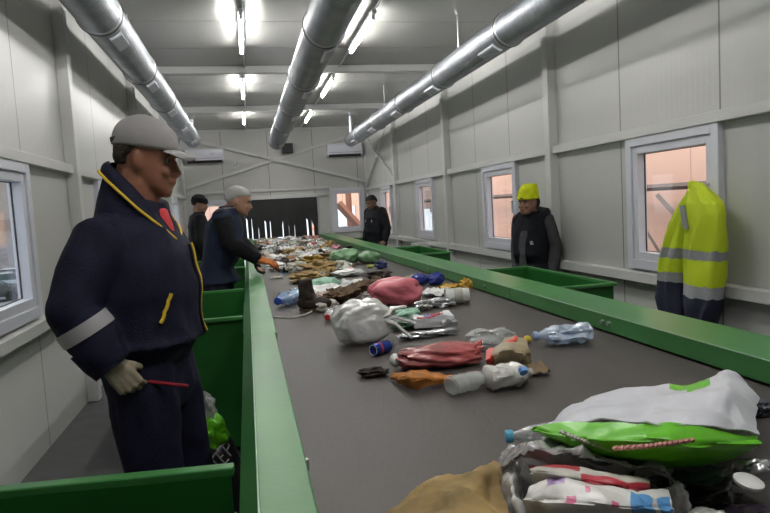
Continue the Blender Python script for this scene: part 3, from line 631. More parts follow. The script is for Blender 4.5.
# --- the grey-haired man reaching over the belt
g2R = ((.95, .0, -.28), (.1, .25, -.95), (0, 1, 0)); g2L = ((.12, -.1, -.98), (.9, -.2, .2), (0, -1, 0))
m2 = person((-.275, 5.50, 0), -8, dict(label='grey-haired man in a navy body warmer bending over the belt with one orange glove', vox=.0075, lean=.20, belly=.04, wide=1.0, girth=1.12, drop=.03, skin=(.40, .22, .15), yaw=0, pitch=16, hairc=(.42, .42, .40), browc=(.3, .3, .28), hairlow=.3,
    J=dict(elR=(.16, -.25, 1.17), wrR=(.375, -.20, 1.02), elL=(.17, .21, 1.16), wrL=(.31, .10, 1.03)), handR=(g2R, .95), handL=(g2L, .95), head=(.19, 0, 1.40),
    trousers=(.02, .022, .035), jacket=(.022, .03, .062), sleevec=(.008, .008, .011), jname='body_warmer', jgrow=.03, hem=.83, fold=.010))
b2 = m2['body']
glove(m2, 'R', g2R, mat('orange_glove', (.55, .16, .035), .8, var=.35, vscale=30), b2, 1.15); glove(m2, 'L', g2L, mat('dark_glove', (.015, .015, .018), .8), b2, 1.1)
mb = MB(); mb.loft([[Vector((v.x + m2['spine'](z), v.y, v.z)) for v in ring(f, -f, w, z, 24, 2)] for z, f, w in [(1.40, .09, .095), (1.452, .085, .09), (1.456, .076, .08)]]); mb.build('shirt_collar', mat('beige_collar', (.5, .42, .3), .8), b2)
# --- the man at the far left in a dark cap
hD = ((.2, 0, -1), (0, .8, .2), (1, 0, .2)); hDl = ((.2, 0, -1), (0, -.8, .2), (1, 0, .2))
m3 = person((-.70, 9.15, 0), 15, dict(label='person in a dark knit cap and black jacket half hidden behind the grey-haired man', vox=.009, lean=.08, handR=(hD, .95), handL=(hDl, .95), trousers=(.015, .015, .02), jacket=(.012, .012, .016), skin=(.38, .2, .14), pitch=12, yaw=-20, belly=.02, k=.97))
def knit_cap(p, m, shape, label=None):
    mb = MB(); mb.loft(head_rings(p['H'], p['T'], 0, 2, .012, None, shape)); c = mb.build('knit_cap', m, p['body']); bake(c, [('SUBSURF', dict(levels=2))]); fold(c, .003, 30, 6)
    mb = MB(); cf = [(shape[0][0] - .015, *[q for q in shape[0][1:]]), (shape[0][0] + .06, *shape[0][1:]), (shape[0][0] + .15, *shape[1][1:])]
    mb.loft(head_rings(p['H'], p['T'], -1, 2, .020, None, cf)); b = mb.build('cuff', m, c); bake(b, [('SUBSURF', dict(levels=2))]); return c
KC = [(.56, .41, -.485, .345), (.70, .405, -.49, .355), (.82, .36, -.47, .34), (.93, .27, -.40, .28), (1.03, .13, -.27, .17), (1.08, .0, -.14, .06)]
knit_cap(m3, cloth('dark_knit', (.012, .012, .014)), KC)
# --- the woman in the yellow hat
hF = ((.35, .1, -.9), (.2, .8, .1), (1, 0, .3)); hFl = ((.6, -.1, -.75), (.1, -.6, -.5), (1, 0, .3))
m4 = person((2.51, 5.32, 0), 212, dict(label='woman in a bright yellow knit hat and black body warmer beside the wall', k=.848, vox=.0075, lean=.0, belly=.06, wide=.92, girth=1.12, skin=(.38, .19, .13), yaw=-4, pitch=2, H=.25, head=(.06, 0, 1.475), handR=(hF, .85), handL=(hFl, .85),
    J=dict(elL=(-.05, .245, 1.12), wrL=(.02, .23, .82), elR=(-.05, -.235, 1.12), wrR=(.02, -.20, .82)), trousers=(.015, .015, .02), jacket=(.010, .011, .017), sleevec=(.075, .075, .08), jname='body_warmer', jgrow=.034, hem=.84, fold=.007, hairc=(.03, .02, .015), hairlow=.25, smile=.3))
YH = cloth('yellow_knit', (.78, .86, .02)); YH.node_tree.nodes['Principled BSDF'].inputs['Roughness'].default_value = .8
KH = [(.60, .41, -.485, .345), (.72, .41, -.49, .355), (.86, .38, -.48, .345), (1.0, .31, -.47, .32), (1.12, .20, -.46, .29), (1.22, .08, -.44, .25), (1.26, .0, -.40, .2), (1.265, -.1, -.3, .1)]
yh = knit_cap(m4, YH, KH)
tv4 = m4['tv']; mb = MB(); mb.box((-.004, -.014, -.006), (.004, .014, .006)); o = mb.build('hat_tag', M['dark'], yh, smooth=False); o.location = tv4(.50, .06, .69); o.rotation_euler = (0, 0, R(20))
# hood lying on the shoulders, sweater front, chest emblem
mb = MB()
mb.tube([(.07, .10, 1.40), (-.02, .145, 1.45), (-.12, .09, 1.47), (-.15, 0, 1.48), (-.12, -.09, 1.47), (-.02, -.145, 1.45), (.07, -.10, 1.40)], [.03, .05, .06, .065, .06, .05, .03], 14, round_ends=True)
hd = mb.build('hood', bpy.data.materials['jacket_cloth.003'] if 'jacket_cloth.003' in bpy.data.materials else NAVYM, m4['body']); fold(hd, .006, 12, 3)
jk4 = m4['jk']; mb = MB(); rows = []
for i in range(16):
    z = 1.40 - i * .032; w = .05 + .02 * math.sin(i / 15 * PI); rows.append([(.4, w * (j / 4 - 1) , z) for j in range(9)])
mb2 = MB(); top = [snap(jk4, r_, .004) for r_ in rows]; und = [snap(jk4, r_, -.004) for r_ in rows]
mb2.loft([a + b[::-1] for a, b in zip(top, und)]); mb2.build('sweater_front', cloth('grey_sweater', (.085, .085, .09)), m4['body'])
wm = mat('white_print', (.55, .55, .55), .6)
em = []
for i, (y0, z0, y1, z1) in enumerate([(.115, 1.20, .15, 1.215), (.15, 1.215, .185, 1.205), (.125, 1.18, .16, 1.185), (.12, 1.165, .19, 1.165)]): 
    em.append([(.3, y0 + (y1 - y0) * t / 4, z0 + (z1 - z0) * t / 4) for t in range(5)])
mb = MB()
for r_ in em: mb.tube(snap(jk4, r_, .003), .005, 6)
mb.build('chest_emblem', wm, m4['body'])
# --- the man in black near the end wall
m5 = person((2.06, 10.2, 0), 208, dict(label='man in a black jacket looking down near the end wall windows', k=.93, vox=.009, lean=.03, belly=.03, wide=1.02, girth=1.1, skin=(.22, .12, .085), pitch=22, yaw=8, hairt=.006, hairc=(.008, .007, .007), handR=(hF, .95), handL=(hFl, .95), hem=.82, trousers=(.012, .012, .016), jacket=(.010, .010, .014), jgrow=.034, head=(.05, 0, 1.47)))
jk5 = m5['jk']
for y0 in (-.11, .12):
    mb = MB(); mb.tube(snap(jk5, [(.3, y0, 1.27), (.3, y0 + .01, 1.25), (.3, y0, 1.23)], .003), [.004, .009, .004], 8); mb.build('chest_emblem', wm, m5['body'])
# the thin tools they hold
def rod(name, p, q, r, m, label, cat):
    mb = MB(); mb.tube([p, q], r, 8, round_ends=True); return tag(mb.build(name, m), label, cat)
RM = Matrix.Translation(b1.location) @ Matrix.Rotation(R(-12), 4, 'Z')
wp = J1['wrR'] + Vector(hR[0]).normalized() * .070 + Vector((.01, .03, -.012))
rod('red_rod', RM @ (wp + Vector((-.06, .0, .02))), RM @ (wp + Vector((.14, .03, -.025))), .0055, mat('red_paint', (.28, .01, .02), .4), 'thin red rod in the gloved hand of the capped man', 'rod')
R2 = Matrix.Translation(b2.location) @ Matrix.Rotation(R(-8), 4, 'Z')
hp2 = m2['J']['wrR'] + Vector(g2R[0]).normalized() * .12
t2 = tag(empty('hand_hook', R2 @ hp2), 'small hook with a blue tip held in the orange glove over the belt', 'tool')
mb = MB(); mb.tube([(-.02, 0, -.02), (.05, -.01, -.075)], .011, 8, round_ends=True); mb.build('handle', M['dark'], t2)
mb = MB(); mb.tube([(.05, -.01, -.075), (.085, -.015, -.11)], [.008, .003], 8, round_ends=True); mb.build('tip', mat('blue_tip', (.10, .25, .5), .4), t2)

# ------------------------------------------------------------------ the waste on the belt
def plastic(name, col, alpha=1, rough=.28, bump=.35, bscale=14, **k): return mat(name, col, rough, alpha=alpha, bump=min(1, bump * 1.6), bscale=bscale * .5, ridge=True, **k)
def clear_mat(name, col, see, rough=.12):
    m = mat(name, col, rough, bump=1.0, bscale=11, ridge=True, spec=1.0, coat=1.0); nt = m.node_tree; b = nt.nodes['Principled BSDF']; out = nt.nodes['Material Output']
    t = nt.nodes.new('ShaderNodeBsdfTransparent'); t.inputs[0].default_value = (*[.5 + .5 * c for c in col], 1); mx = nt.nodes.new('ShaderNodeMixShader'); lw = nt.nodes.new('ShaderNodeLayerWeight'); lw.inputs[0].default_value = .35
    mr = nt.nodes.new('ShaderNodeMapRange'); mr.inputs['To Min'].default_value = 1 - see; mr.inputs['To Max'].default_value = 1.0; nt.links.new(lw.outputs['Facing'], mr.inputs['Value'])
    nt.links.new(mr.outputs[0], mx.inputs[0]); nt.links.new(t.outputs[0], mx.inputs[1]); nt.links.new(b.outputs[0], mx.inputs[2]); nt.links.new(mx.outputs[0], out.inputs[0]); return m
PM = {}
def pm(name, col, alpha=1, **k):
    if name not in PM: PM[name] = plastic(name, col, alpha, **k)
    return PM[name]
CLEAR = clear_mat('clear_film', (.58, .60, .60), .70, .10); MILK = clear_mat('milky_film', (.74, .74, .73), .28, .22)
WHITE = pm('white_film', (.66, .66, .65)); PINK = pm('pink_film', (.62, .16, .20), .97, bump=.5); REDF = pm('red_film', (.60, .15, .15), .95, rough=.2, bump=.5, var=.6, vscale=7)
MINT = pm('mint_film', (.30, .55, .40), .85); GREENF = pm('pale_green_film', (.22, .42, .22), .93, var=.3, vscale=8); BLUEF = pm('dark_blue_film', (.02, .035, .22), rough=.18)
TAN = pm('tan_paper', (.40, .27, .10), rough=.8, var=.5, vscale=12, bump=.3); BROWN = pm('brown_cloth', (.11, .060, .022), rough=.9, var=.5, vscale=14, bump=.4, bscale=60)
DBROWN = pm('dark_brown', (.030, .017, .012), rough=.75, var=.4, vscale=14); ORANGE = pm('orange_cloth', (.55, .20, .03), rough=.8, var=.5, vscale=16); YELP = pm('yellow_scrap', (.72, .42, .06), rough=.6, var=.4, vscale=25)
SILV = pm('silver_film', (.50, .51, .52), rough=.25, metal=.7, bump=.7, bscale=40); BLACKF = pm('black_film', (.012, .012, .014), rough=.3, bump=.6); GREYF = clear_mat('grey_film', (.44, .43, .43), .45, .25)
BLUEP = clear_mat('blue_pet', (.62, .72, .86), .45, .08); CARD = pm('cardboard', (.36, .26, .16), rough=.9, var=.3, vscale=10); CAPB = pm('blue_cap', (.05, .10, .55), bump=0); CAPLB = pm('light_blue_cap', (.10, .40, .60), bump=0); CAPR = pm('red_cap', (.5, .02, .03), bump=0); CAPY = pm('yellow_cap', (.75, .55, .03), bump=0)
GLIME = pm('lime_green_print', (.115, .46, .012), rough=.3, bump=.25); WOVEN = pm('white_woven_sack', (.60, .61, .66), rough=.4, bump=.2, bscale=40, var=.12, vscale=18); DGREEN = pm('dark_green', (.02, .07, .03), rough=.35); PALEP = pm('pale_paper', (.55, .53, .47), rough=.8, var=.3, vscale=14)
PURP = pm('purple_print', (.10, .05, .30)); PRED = pm('red_print', (.42, .03, .05)); PLILAC = pm('lilac_print', (.42, .28, .55)); PBLUE = pm('blue_print', (.10, .30, .62)); PPINK = pm('pink_print', (.60, .15, .28))
def rid(q): return 1 - 2 * abs(noise.noise(q))
_DIR = {}
def crumple(p, seed, f):
    """sharp creases: triangle waves folded along a few directions of the piece's own, over a soft swell"""
    if seed not in _DIR:
        r = random.Random(seed * 31 + 5); _DIR[seed] = [(Vector((r.gauss(0, 1), r.gauss(0, 1), r.gauss(0, 1))).normalized(), r.uniform(.45, 1.7), r.uniform(0, 9), r.uniform(.5, 1)) for _ in range(6)]
    q = Vector(p) * f; o = Vector((seed * 7.13, seed * 3.3, seed * 5.7)); w = noise.noise_vector(q * .8 + o) * .35; q2 = q + w; v = n = 0
    for d, fr, ph, a in _DIR[seed]:
        x = (q2.dot(d) * fr + ph) % 1.0; v += a / fr * (1 - 4 * abs(x - .5)); n += a / fr * .62
    return .75 * v / n + .35 * rid(q * .7 + o) + .12 * noise.noise(q * 5 + o)
def blob_mesh(w, d, h, seed, amp=.22, f=1.6, sub=4, pw=2.4):
    bm = bmesh.new(); bmesh.ops.create_icosphere(bm, subdivisions=sub, radius=1)
    for v in bm.verts:
        n = v.co.normalized(); L = (abs(n.x) ** pw + abs(n.y) ** pw + abs(n.z) ** pw) ** (-1 / pw)
        k = L * (1 - amp * .3 + amp * crumple(n, seed, f)) * .94
        z = n.z * k * h * .5 + h * .46
        v.co = Vector((n.x * k * w / 2, n.y * k * d / 2, max(z, .0015 + .002 * abs(noise.noise(n * 9)))))
    return bm
def from_bm(bm, name, mats, parent=None, mi=None):
    me = bpy.data.meshes.new(name); bm.to_mesh(me); bm.free(); me.polygons.foreach_set('use_smooth', [True] * len(me.polygons))
    for m in (mats if isinstance(mats, (list, tuple)) else [mats]): me.materials.append(m)
    o = bpy.data.objects.new(name, me); COL.objects.link(o)
    if len(me.polygons) > 900: me.set_sharp_from_angle(angle=R(50))
    if parent: o.parent = parent
    return o
def dep(p): return (p - CAM).dot(FW)
def at(px, py, wpx, hpx, z=ZB, dr=.7, d=None):
    """base point, width, depth, height of a piece from where its foot and outline stand"""
    p = onz(px, py, z + .001); k = dep(p) / FPX; w = wpx * k; d = d if d is not None else w * dr
    sl = (CAM.z - z) / max(.5, dep(p)); h = max(.014, hpx * k - .75 * d * sl)
    return p + Vector((0, d * .45, 0)), w, d, h
def bagp(name, label, cat, px, py, wpx, hpx, m, seed, amp=.22, f=1.6, rz=0, dr=.7, group=None, z=ZB, d=None, sub=4, h=None):
    p, w, d, hh = at(px, py, wpx, hpx, z, dr, d); h = h or hh
    o = from_bm(blob_mesh(w, d, h, seed, amp, f, sub), name, m); o.location = p; o.rotation_euler = (0, 0, R(rz)); return tag(o, label, cat, group)
def sheet_mesh(w, d, h, seed, f=2.2, n=26, th=.002, curl=0):
    mb = MB(); g = []
    for j in range(n):
        for i in range(n):
            u, v = i / (n - 1) * 2 - 1, j / (n - 1) * 2 - 1
            # irregular outline: square squeezed toward a wobbly disc
            r = max(abs(u), abs(v)); a = math.atan2(v, u); lim = .78 + .22 * noise.noise(Vector((math.cos(a) * 1.3 + seed, math.sin(a) * 1.3, seed * .7))) + .05 * noise.noise(Vector((math.cos(a) * 6 + seed, math.sin(a) * 6, 0)))
            if r > 1e-6:
                L = math.hypot(u, v); q = r / L; u, v = u * (q * .6 + .4) * lim * 1.1, v * (q * .6 + .4) * lim * 1.1
            z = max(0, .5 + .6 * crumple((u, v, 0), seed, f) - .35 * (u * u + v * v)) * h * .8 + curl * (u * u) * h
            g.append((u * w / 2, v * d / 2, z + .002))
    b = [(x, y, z - th if z - th > .0005 else .0005) for x, y, z in g]; N = n * n; fs = []
    for j in range(n - 1):
        for i in range(n - 1):
            a = j * n + i; fs.append((a, a + 1, a + n + 1, a + n)); fs.append((N + a, N + a + n, N + a + n + 1, N + a + 1))
    ed = [i for i in range(n)] + [j * n + n - 1 for j in range(1, n)] + [(n - 1) * n + i for i in range(n - 2, -1, -1)] + [j * n for j in range(n - 2, 0, -1)]
    for a, c in zip(ed, ed[1:] + ed[:1]): fs.append((a, N + a, N + c, c))
    mb.add(g + b, fs); return mb
def sheetp(name, label, cat, px, py, wpx, hpx, m, seed, f=2.2, rz=0, dr=.8, group=None, z=ZB, d=None, curl=0, h=None):
    p, w, d, hh = at(px, py, wpx, hpx, z, dr, d)
    o = sheet_mesh(w * 1.1, d * 1.1, h or hh, seed, f, curl=curl).build(name, m); o.location = p; o.rotation_euler = (0, 0, R(rz)); return tag(o, label, cat, group)
def bottle(name, label, p, L, r, rz, m, capm, seed, crush=.3, labm=None, tilt=0, squash=.8, cat='bottle', waist=None):
    root = tag(empty(name, p, R(rz)), label, cat)
    prof = [(.001, 0), (r * .8, .0), (r, .03), (r, .2), (r * .95, .24), (r, .28), (r, .5), (r * .95, .54), (r, .58), (r, .68), (r * .8, .80), (r * .45, .90), (r * .36, .93), (r * .36, .97), (r * .30, .985), (.001, .99)]
    dense = []
    for (a, b), (c, e) in zip(prof, prof[1:]):
        k = max(1, int((e - b) * 40))
        for i in range(k): dense.append((a + (c - a) * i / k, b + (e - b) * i / k))
    dense.append(prof[-1]); rings = []
    for rr, t in dense:
        q = []
        wz = 1.0
        if waist: wz = 1 - waist[1] * math.exp(-((t - waist[0]) / .11) ** 2)
        for k in range(24):
            a = 2 * PI * k / 24; x = (t - .5) * L; v = Vector((x, rr * math.cos(a) * (1 if t > .8 else 1.08), rr * math.sin(a) * squash * wz)); c = (crush if .03 < t < .8 else crush * .15)
            s_ = 1 + c * .55 * (crumple((t * 2.2, math.cos(a), math.sin(a)), seed, 1.7) - .25)
            q.append(Vector((v.x, v.y * s_, v.z * s_ + r * squash)))
        rings.append(q)
    mb = MB(); mb.loft(rings); body = mb.build('bottle_body', m, root)
    zlow = min(v.co.z for v in body.data.vertices)
    for v in body.data.vertices: v.co.z -= zlow - .001
    zc = r * squash - zlow
    if capm:
        mb = MB(); rc = max(.0135, r * .46); mb.tube([(L * .455, 0, zc), (L * .46, 0, zc), (L * .525, 0, zc), (L * .53, 0, zc)], [rc * .9, rc, rc, rc * .9], 16); mb.build('cap', capm, root)
    if labm:
        mb = MB(); rr = []
        for t in (.30, .36, .42, .48):
            q = []
            for k in range(24):
                a = 2 * PI * k / 24; s_ = 1 + crush * .55 * (crumple((t * 2.2, math.cos(a), math.sin(a)), seed, 1.7) - .25)
                q.append(Vector(((t - .5) * L, r * 1.08 * 1.015 * math.cos(a) * s_, r * 1.015 * math.sin(a) * squash * s_ + zc)))
            rr.append(q)
        mb.loft(rr, caps=False); mb.build('paper_label', labm, root)
    if tilt: root.rotation_euler = (0, R(tilt), R(rz))
    return root
def crm(rows, nu, nv):
    """smooth a net of control points (Catmull-Rom both ways)"""
    def cr(P, t):
        n = len(P) - 1; x = min(t * n, n - 1e-6); i = int(x); u = x - i
        a, b, c, d = P[max(i - 1, 0)], P[i], P[i + 1], P[min(i + 2, n)]
        return ((b * 2) + (c - a) * u + (a * 2 - b * 5 + c * 4 - d) * u * u + (b * 3 - a - c * 3 + d) * u ** 3) * .5
    return [[cr([cr(r_, i / (nu - 1)) for r_ in rows], j / (nv - 1)) for i in range(nu)] for j in range(nv)]
def patch(name, rows, m, parent=None, nu=40, nv=24, amp=.006, f=9, seed=1, th=.003, sel=None, zmin=ZB + .003):
    """a crumpled film through a net of points in space, with a thickness"""
    G = crm([[Vector(p) for p in r_] for r_ in rows], nu, nv); vs = []
    for j in range(nv):
        for i in range(nu):
            a = G[j][min(i + 1, nu - 1)] - G[j][max(i - 1, 0)]; b = G[min(j + 1, nv - 1)][i] - G[max(j - 1, 0)][i]; n = a.cross(b); n = n.normalized() if n.length > 1e-9 else Vector((0, 0, 1))
            if n.z < 0: n = -n
            p = G[j][i] + n * (crumple(G[j][i], seed, f) - .3) * amp; p.z = max(p.z, zmin); vs.append((p, n))
    N = nu * nv; top = [p for p, n in vs]; bot = [p - n * th for p, n in vs]; fs = []; ms = []
    for j in range(nv - 1):
        for i in range(nu - 1):
            a = j * nu + i; k = sel(i / (nu - 1), j / (nv - 1)) if sel else 0
            fs.append((a, a + 1, a + nu + 1, a + nu)); fs.append((N + a, N + a + nu, N + a + nu + 1, N + a + 1)); ms += [k, k]
    ed = [i for i in range(nu)] + [j * nu + nu - 1 for j in range(1, nv)] + [(nv - 1) * nu + i for i in range(nu - 2, -1, -1)] + [j * nu for j in range(nv - 2, 0, -1)]
    for a, c in zip(ed, ed[1:] + ed[:1]): fs.append((a, N + a, N + c, c)); ms.append(0)
    mb = MB(); base = Vector((sum(p.x for p in top) / N, sum(p.y for p in top) / N, min(p.z for p in bot)))
    off = base if parent is None else parent.location
    mb.add([p - off for p in top + bot], fs); mb.m = ms
    o = mb.build(name, m, parent)
    if parent is None: o.location = base
    return o, G
P3 = lambda x, y, h: onz(x, y, ZB + h)          # a point h above the belt

# --- foreground heap
o, G = patch('fertilizer_sack', [[P3(540, 428, .10), P3(600, 396, .07), P3(690, 392, .07), P3(733, 372, .10), P3(752, 394, .08)],
    [P3(542, 427, .12), P3(612, 392, .13), P3(690, 386, .15), P3(730, 374, .16), P3(758, 400, .12)],
    [P3(538, 430, .13), P3(612, 408, .16), P3(680, 404, .18), P3(725, 395, .19), P3(757, 425, .14)],
    [P3(534, 427, .135), P3(610, 419, .17), P3(660, 424, .19), P3(715, 425, .18), P3(760, 434, .14)]], [WOVEN, GLIME, PURP], None, 52, 34, .012, 11, 3, .003,
    lambda u, v: 1 if (.42 < u < .60 and .30 < v - .25 * (u - .5) < .40) or (.5 < u < .62 and .15 < v < .2) else (2 if .70 < u < .78 and v < .06 else 0))
tag(o, 'large white and lime green woven sack lying across the foreground heap', 'sack'); sk_ = o
o.name = 'woven_sack'
gp, _ = patch('green_panel', [[P3(532, 427, .136), P3(580, 421, .158), P3(640, 423, .183), P3(700, 427, .18), P3(760, 436, .139)],
    [P3(532, 429, .13), P3(580, 436, .15), P3(640, 438, .18), P3(700, 444, .165), P3(758, 442, .13)],
    [P3(540, 433, .12), P3(580, 445, .12), P3(640, 456, .125), P3(695, 458, .12), P3(755, 446, .115)],
    [P3(548, 437, .10), P3(590, 450, .095), P3(650, 466, .09), P3(697, 464, .09), P3(748, 450, .10)]], GLIME, sk_, 52, 20, .012, 9, 5)
def seam(pts, name='stitched_seam', m=None, r=.004, parent=None):
    mb = MB(); 
    for a, b in zip(pts, pts[1:]):
        for t in range(5):
            p = Vector(a).lerp(Vector(b), t / 5) - parent.location; q = Vector(a).lerp(Vector(b), (t + .7) / 5) - parent.location; mb.tube([p, q + Vector((0, 0, .002))], r, 5)
    return mb.build(name, m, parent)
seam([P3(614, 449, .155), P3(645, 447, .172), P3(668, 444, .175), P3(695, 440, .178)], m=mat('pink_thread', (.55, .25, .22), .8), r=.0045, parent=sk_)
seam([P3(560, 432, .150), P3(575, 438, .145), P3(592, 444, .142), P3(612, 450, .138)], 'torn_edge', PALEP, .004, sk_)
# tan paper bag, bottom centre
o, _ = patch('paper_bag', [[P3(418, 486, .03), P3(440, 478, .06), P3(470, 474, .06), P3(494, 462, .05)], [P3(400, 498, .02), P3(436, 484, .09), P3(472, 478, .09), P3(500, 468, .06)],
    [P3(378, 514, .02), P3(430, 500, .10), P3(468, 492, .11), P3(505, 492, .05)], [P3(360, 534, .02), P3(425, 530, .08), P3(470, 525, .10), P3(512, 530, .04)], [P3(360, 560, .0), P3(425, 565, .01), P3(470, 565, .02), P3(512, 560, .0)]], TAN, None, 50, 44, .022, 13, 8)
tag(o, 'crumpled tan paper bag at the bottom of the photo on the bare belt', 'paper bag')
# grey see-through bag around the packets
o, _ = patch('plastic_bag', [[P3(508, 452, .02), P3(530, 440, .08), P3(580, 446, .08), P3(640, 458, .07), P3(690, 470, .03)], [P3(500, 462, .03), P3(530, 446, .13), P3(585, 452, .12), P3(640, 464, .11), P3(692, 478, .05)],
    [P3(495, 474, .02), P3(512, 462, .10), P3(545, 460, .10), P3(640, 470, .09), P3(690, 488, .05)]], GREYF, None, 50, 26, .022, 14, 12); tag(o, 'greyish see-through plastic bag bunched round the printed packet', 'plastic bag')
o, _ = patch('plastic_bag', [[P3(497, 462, .03), P3(512, 456, .06), P3(524, 450, .07)], [P3(496, 480, .04), P3(511, 476, .08), P3(522, 470, .07)], [P3(502, 500, .03), P3(514, 498, .06), P3(526, 492, .04)], [P3(512, 522, .02), P3(526, 520, .04), P3(534, 515, .02)]], MILK, None, 26, 34, .016, 16, 13)
tag(o, 'whitish bag edge curling beside the tan paper bag', 'plastic bag')
o, _ = patch('printed_packet', [[P3(534, 484, .10), P3(570, 478, .12), P3(620, 486, .12), P3(668, 492, .09)], [P3(528, 492, .10), P3(570, 488, .14), P3(620, 495, .14), P3(672, 500, .10)], [P3(524, 502, .08), P3(570, 505, .13), P3(620, 510, .13), P3(672, 513, .08)], [P3(530, 520, .02), P3(570, 528, .04), P3(620, 530, .04), P3(668, 530, .02)]],
    [pm('white_packet', (.66, .65, .63), rough=.35), PBLUE, PLILAC, PPINK], None, 60, 30, .010, 14, 17, .003, lambda u, v: 1 if (.72 < u < .84 or .88 < u < .97) and .2 < v < .75 else (2 if .16 < u < .30 and v < .3 else (3 if (abs(u - .33) < .03 and .45 < v < .62) or (abs(u - .62) < .025 and .5 < v < .62) or (abs(u - .45) < .02 and .3 < v < .4) else 0)))
tag(o, 'white packet printed with lilac, pink and blue patches in front of the heap', 'packet')
o, _ = patch('wrapper', [[P3(528, 464, .09), P3(560, 464, .12), P3(612, 474, .11), P3(648, 476, .08)], [P3(530, 470, .11), P3(562, 472, .14), P3(612, 482, .135), P3(650, 486, .10)], [P3(534, 480, .09), P3(566, 484, .11), P3(612, 494, .11), P3(645, 500, .08)]],
    [PALEP, PRED], None, 44, 18, .008, 13, 19, .003, lambda u, v: 1 if (v < .25 and u < .45) or (v > .4 and u > .45) else 0); tag(o, 'cream and dark red wrapper between the printed packet and the sack', 'wrapper')
bottle('plastic_bottle', 'clear bottle with a light blue cap poking out under the lime green sack', onz(560, 446, ZB + .02), .24, .033, 165, CLEAR, CAPLB, 4, .25)
o, _ = patch('black_film', [[P3(545, 438, .06), P3(575, 438, .11), P3(610, 450, .11), P3(640, 462, .08)], [P3(548, 444, .08), P3(575, 447, .12), P3(608, 460, .115), P3(636, 466, .08)], [P3(552, 450, .05), P3(575, 456, .09), P3(604, 466, .09), P3(632, 474, .06)]], BLACKF, None, 34, 16, .012, 12, 23); tag(o, 'black film under the torn edge of the sack', 'film')
bagp('black_bag', 'black bin bag filling the corner of the heap under the sack', 'bag', 720, 512, 90, 52, BLACKF, 31, .35, 1.8, 0, .9, sub=5)
bagp('green_bag', 'dark green film bag under the right end of the sack', 'bag', 712, 486, 62, 26, DGREEN, 32, .35, 1.8, 10, .6, z=ZB + .045)
bagp('grey_bag', 'small grey plastic bag with a knotted top beside the printed packet', 'plastic bag', 682, 520, 30, 44, GREYF, 33, .35, 1.7, 0, .7, z=ZB + .03)
bagp('silver_pouch', 'silver grey pouch with a red mark at the right end of the heap', 'pouch', 763, 484, 40, 32, SILV, 34, .3, 1.6, -15, .7, z=ZB + .05)
p = onz(748, 484, ZB + .085); mb = MB(); mb.lathe([(.001, 0), (.023, 0), (.025, .003), (.025, .007), (.022, .009), (.001, .009)], 28); o = mb.build('jar_lid', WHITE, loc=p); o.rotation_euler = (R(12), R(6), 0); tag(o, 'round white lid on the dark bags at the right of the heap', 'lid')
bagp('pale_bag', 'pale crumpled bag at the bottom edge right of the printed packet', 'plastic bag', 716, 534, 44, 30, MILK, 36, .35, 2, 0, .7, z=ZB + .02)
bagp('dark_bag', 'dark purplish bag at the bottom right corner of the photo', 'bag', 772, 540, 60, 44, pm('dark_purple_film', (.04, .02, .05)), 37, .3, 1.8, 0, .8)
bagp('film_scrap', 'small dark scrap lying between the sack and the right rail', 'film', 768, 418, 26, 22, pm('dark_grey_film', (.06, .065, .09)), 38, .4, 2, 0, .8)
# --- middle group
bottle('plastic_bottle', 'clear pinched bottle lying closest to the camera on the bare belt', onz(477, 391, ZB) + Vector((0, .02, 0)), .205, .036, 22, CLEAR, None, 6, .30, None, 0, .8, 'bottle', (.70, .45))
bottle('plastic_bottle', 'crushed whitish bottle with a blue cap beside the clear pinched bottle', onz(515, 391, ZB) + Vector((0, .04, 0)), .165, .042, 4, clear_mat('cloudy_pet', (.66, .64, .61), .25, .2), None, 7, .5, None, 0, .85)
mb = MB(); mb.tube([(0, 0, 0), (.0, .012, .010)], .014, 14); tag(mb.build('bottle_cap', pm('sky_blue_cap', (.12, .32, .72), bump=0), loc=onz(524, 373, ZB + .065)), 'small blue cap on the crushed whitish bottle', 'cap')
o = bagp('plastic_bag', 'knotted dark red plastic bag with a pale object inside', 'plastic bag', 446, 371, 96, 34, REDF, 41, .22, 1.5, -6, .5, sub=5)
for p_, q_, r_ in [((.14, .02, .05), (.17, .03, .075), .016), ((.13, .0, .045), (.165, -.01, .06), .014)]:
    mb = MB(); mb.tube([p_, Vector(p_).lerp(Vector(q_), .5), q_], [.012, r_, .006], 8, round_ends=True); mb.build('knot', REDF, o)
mb = MB(); mb.ball((-.165, .0, .035), (.022, .028, .026), 8); mb.build('white_end', WHITE, o)
o, _ = patch('red_film', [[P3(486, 350, .06), P3(500, 344, .09), P3(516, 335, .10)], [P3(485, 358, .06), P3(503, 350, .09), P3(518, 339, .10)], [P3(488, 365, .03), P3(503, 357, .06), P3(515, 345, .07)]], pm('bright_red_film', (.72, .07, .06)), None, 22, 14, .008, 18, 43); tag(o, 'bright red twist of film standing up beside the dark red bag', 'film')
o = bagp('clear_tray', 'clear crumpled plastic tray behind the dark red bag', 'tray', 497, 352, 58, 28, CLEAR, 44, .3, 1.6, 0, .6)
o, _ = patch('tan_film', [[P3(496, 345, .06), P3(510, 338, .10), P3(527, 340, .09)], [P3(492, 355, .07), P3(510, 350, .11), P3(530, 352, .07)], [P3(492, 368, .01), P3(510, 366, .03), P3(532, 368, .01)]], pm('tan_film', (.40, .33, .20), .93), None, 26, 24, .012, 14, 45); tag(o, 'tan translucent film bag standing beside the bright red film', 'film')
mb = MB(); mb.ball((0, 0, .016), (.017, .017, .016), 8); tag(mb.build('yellow_ball', CAPY, loc=onz(527.5, 343, ZB)), 'small round yellow lid on the belt near the blue bottle', 'lid')
o = sheetp('cardboard_piece', 'torn tan cardboard piece near the small yellow lid', 'cardboard', 540, 377, 30, 20, CARD, 46, 1.4, -20, .7)
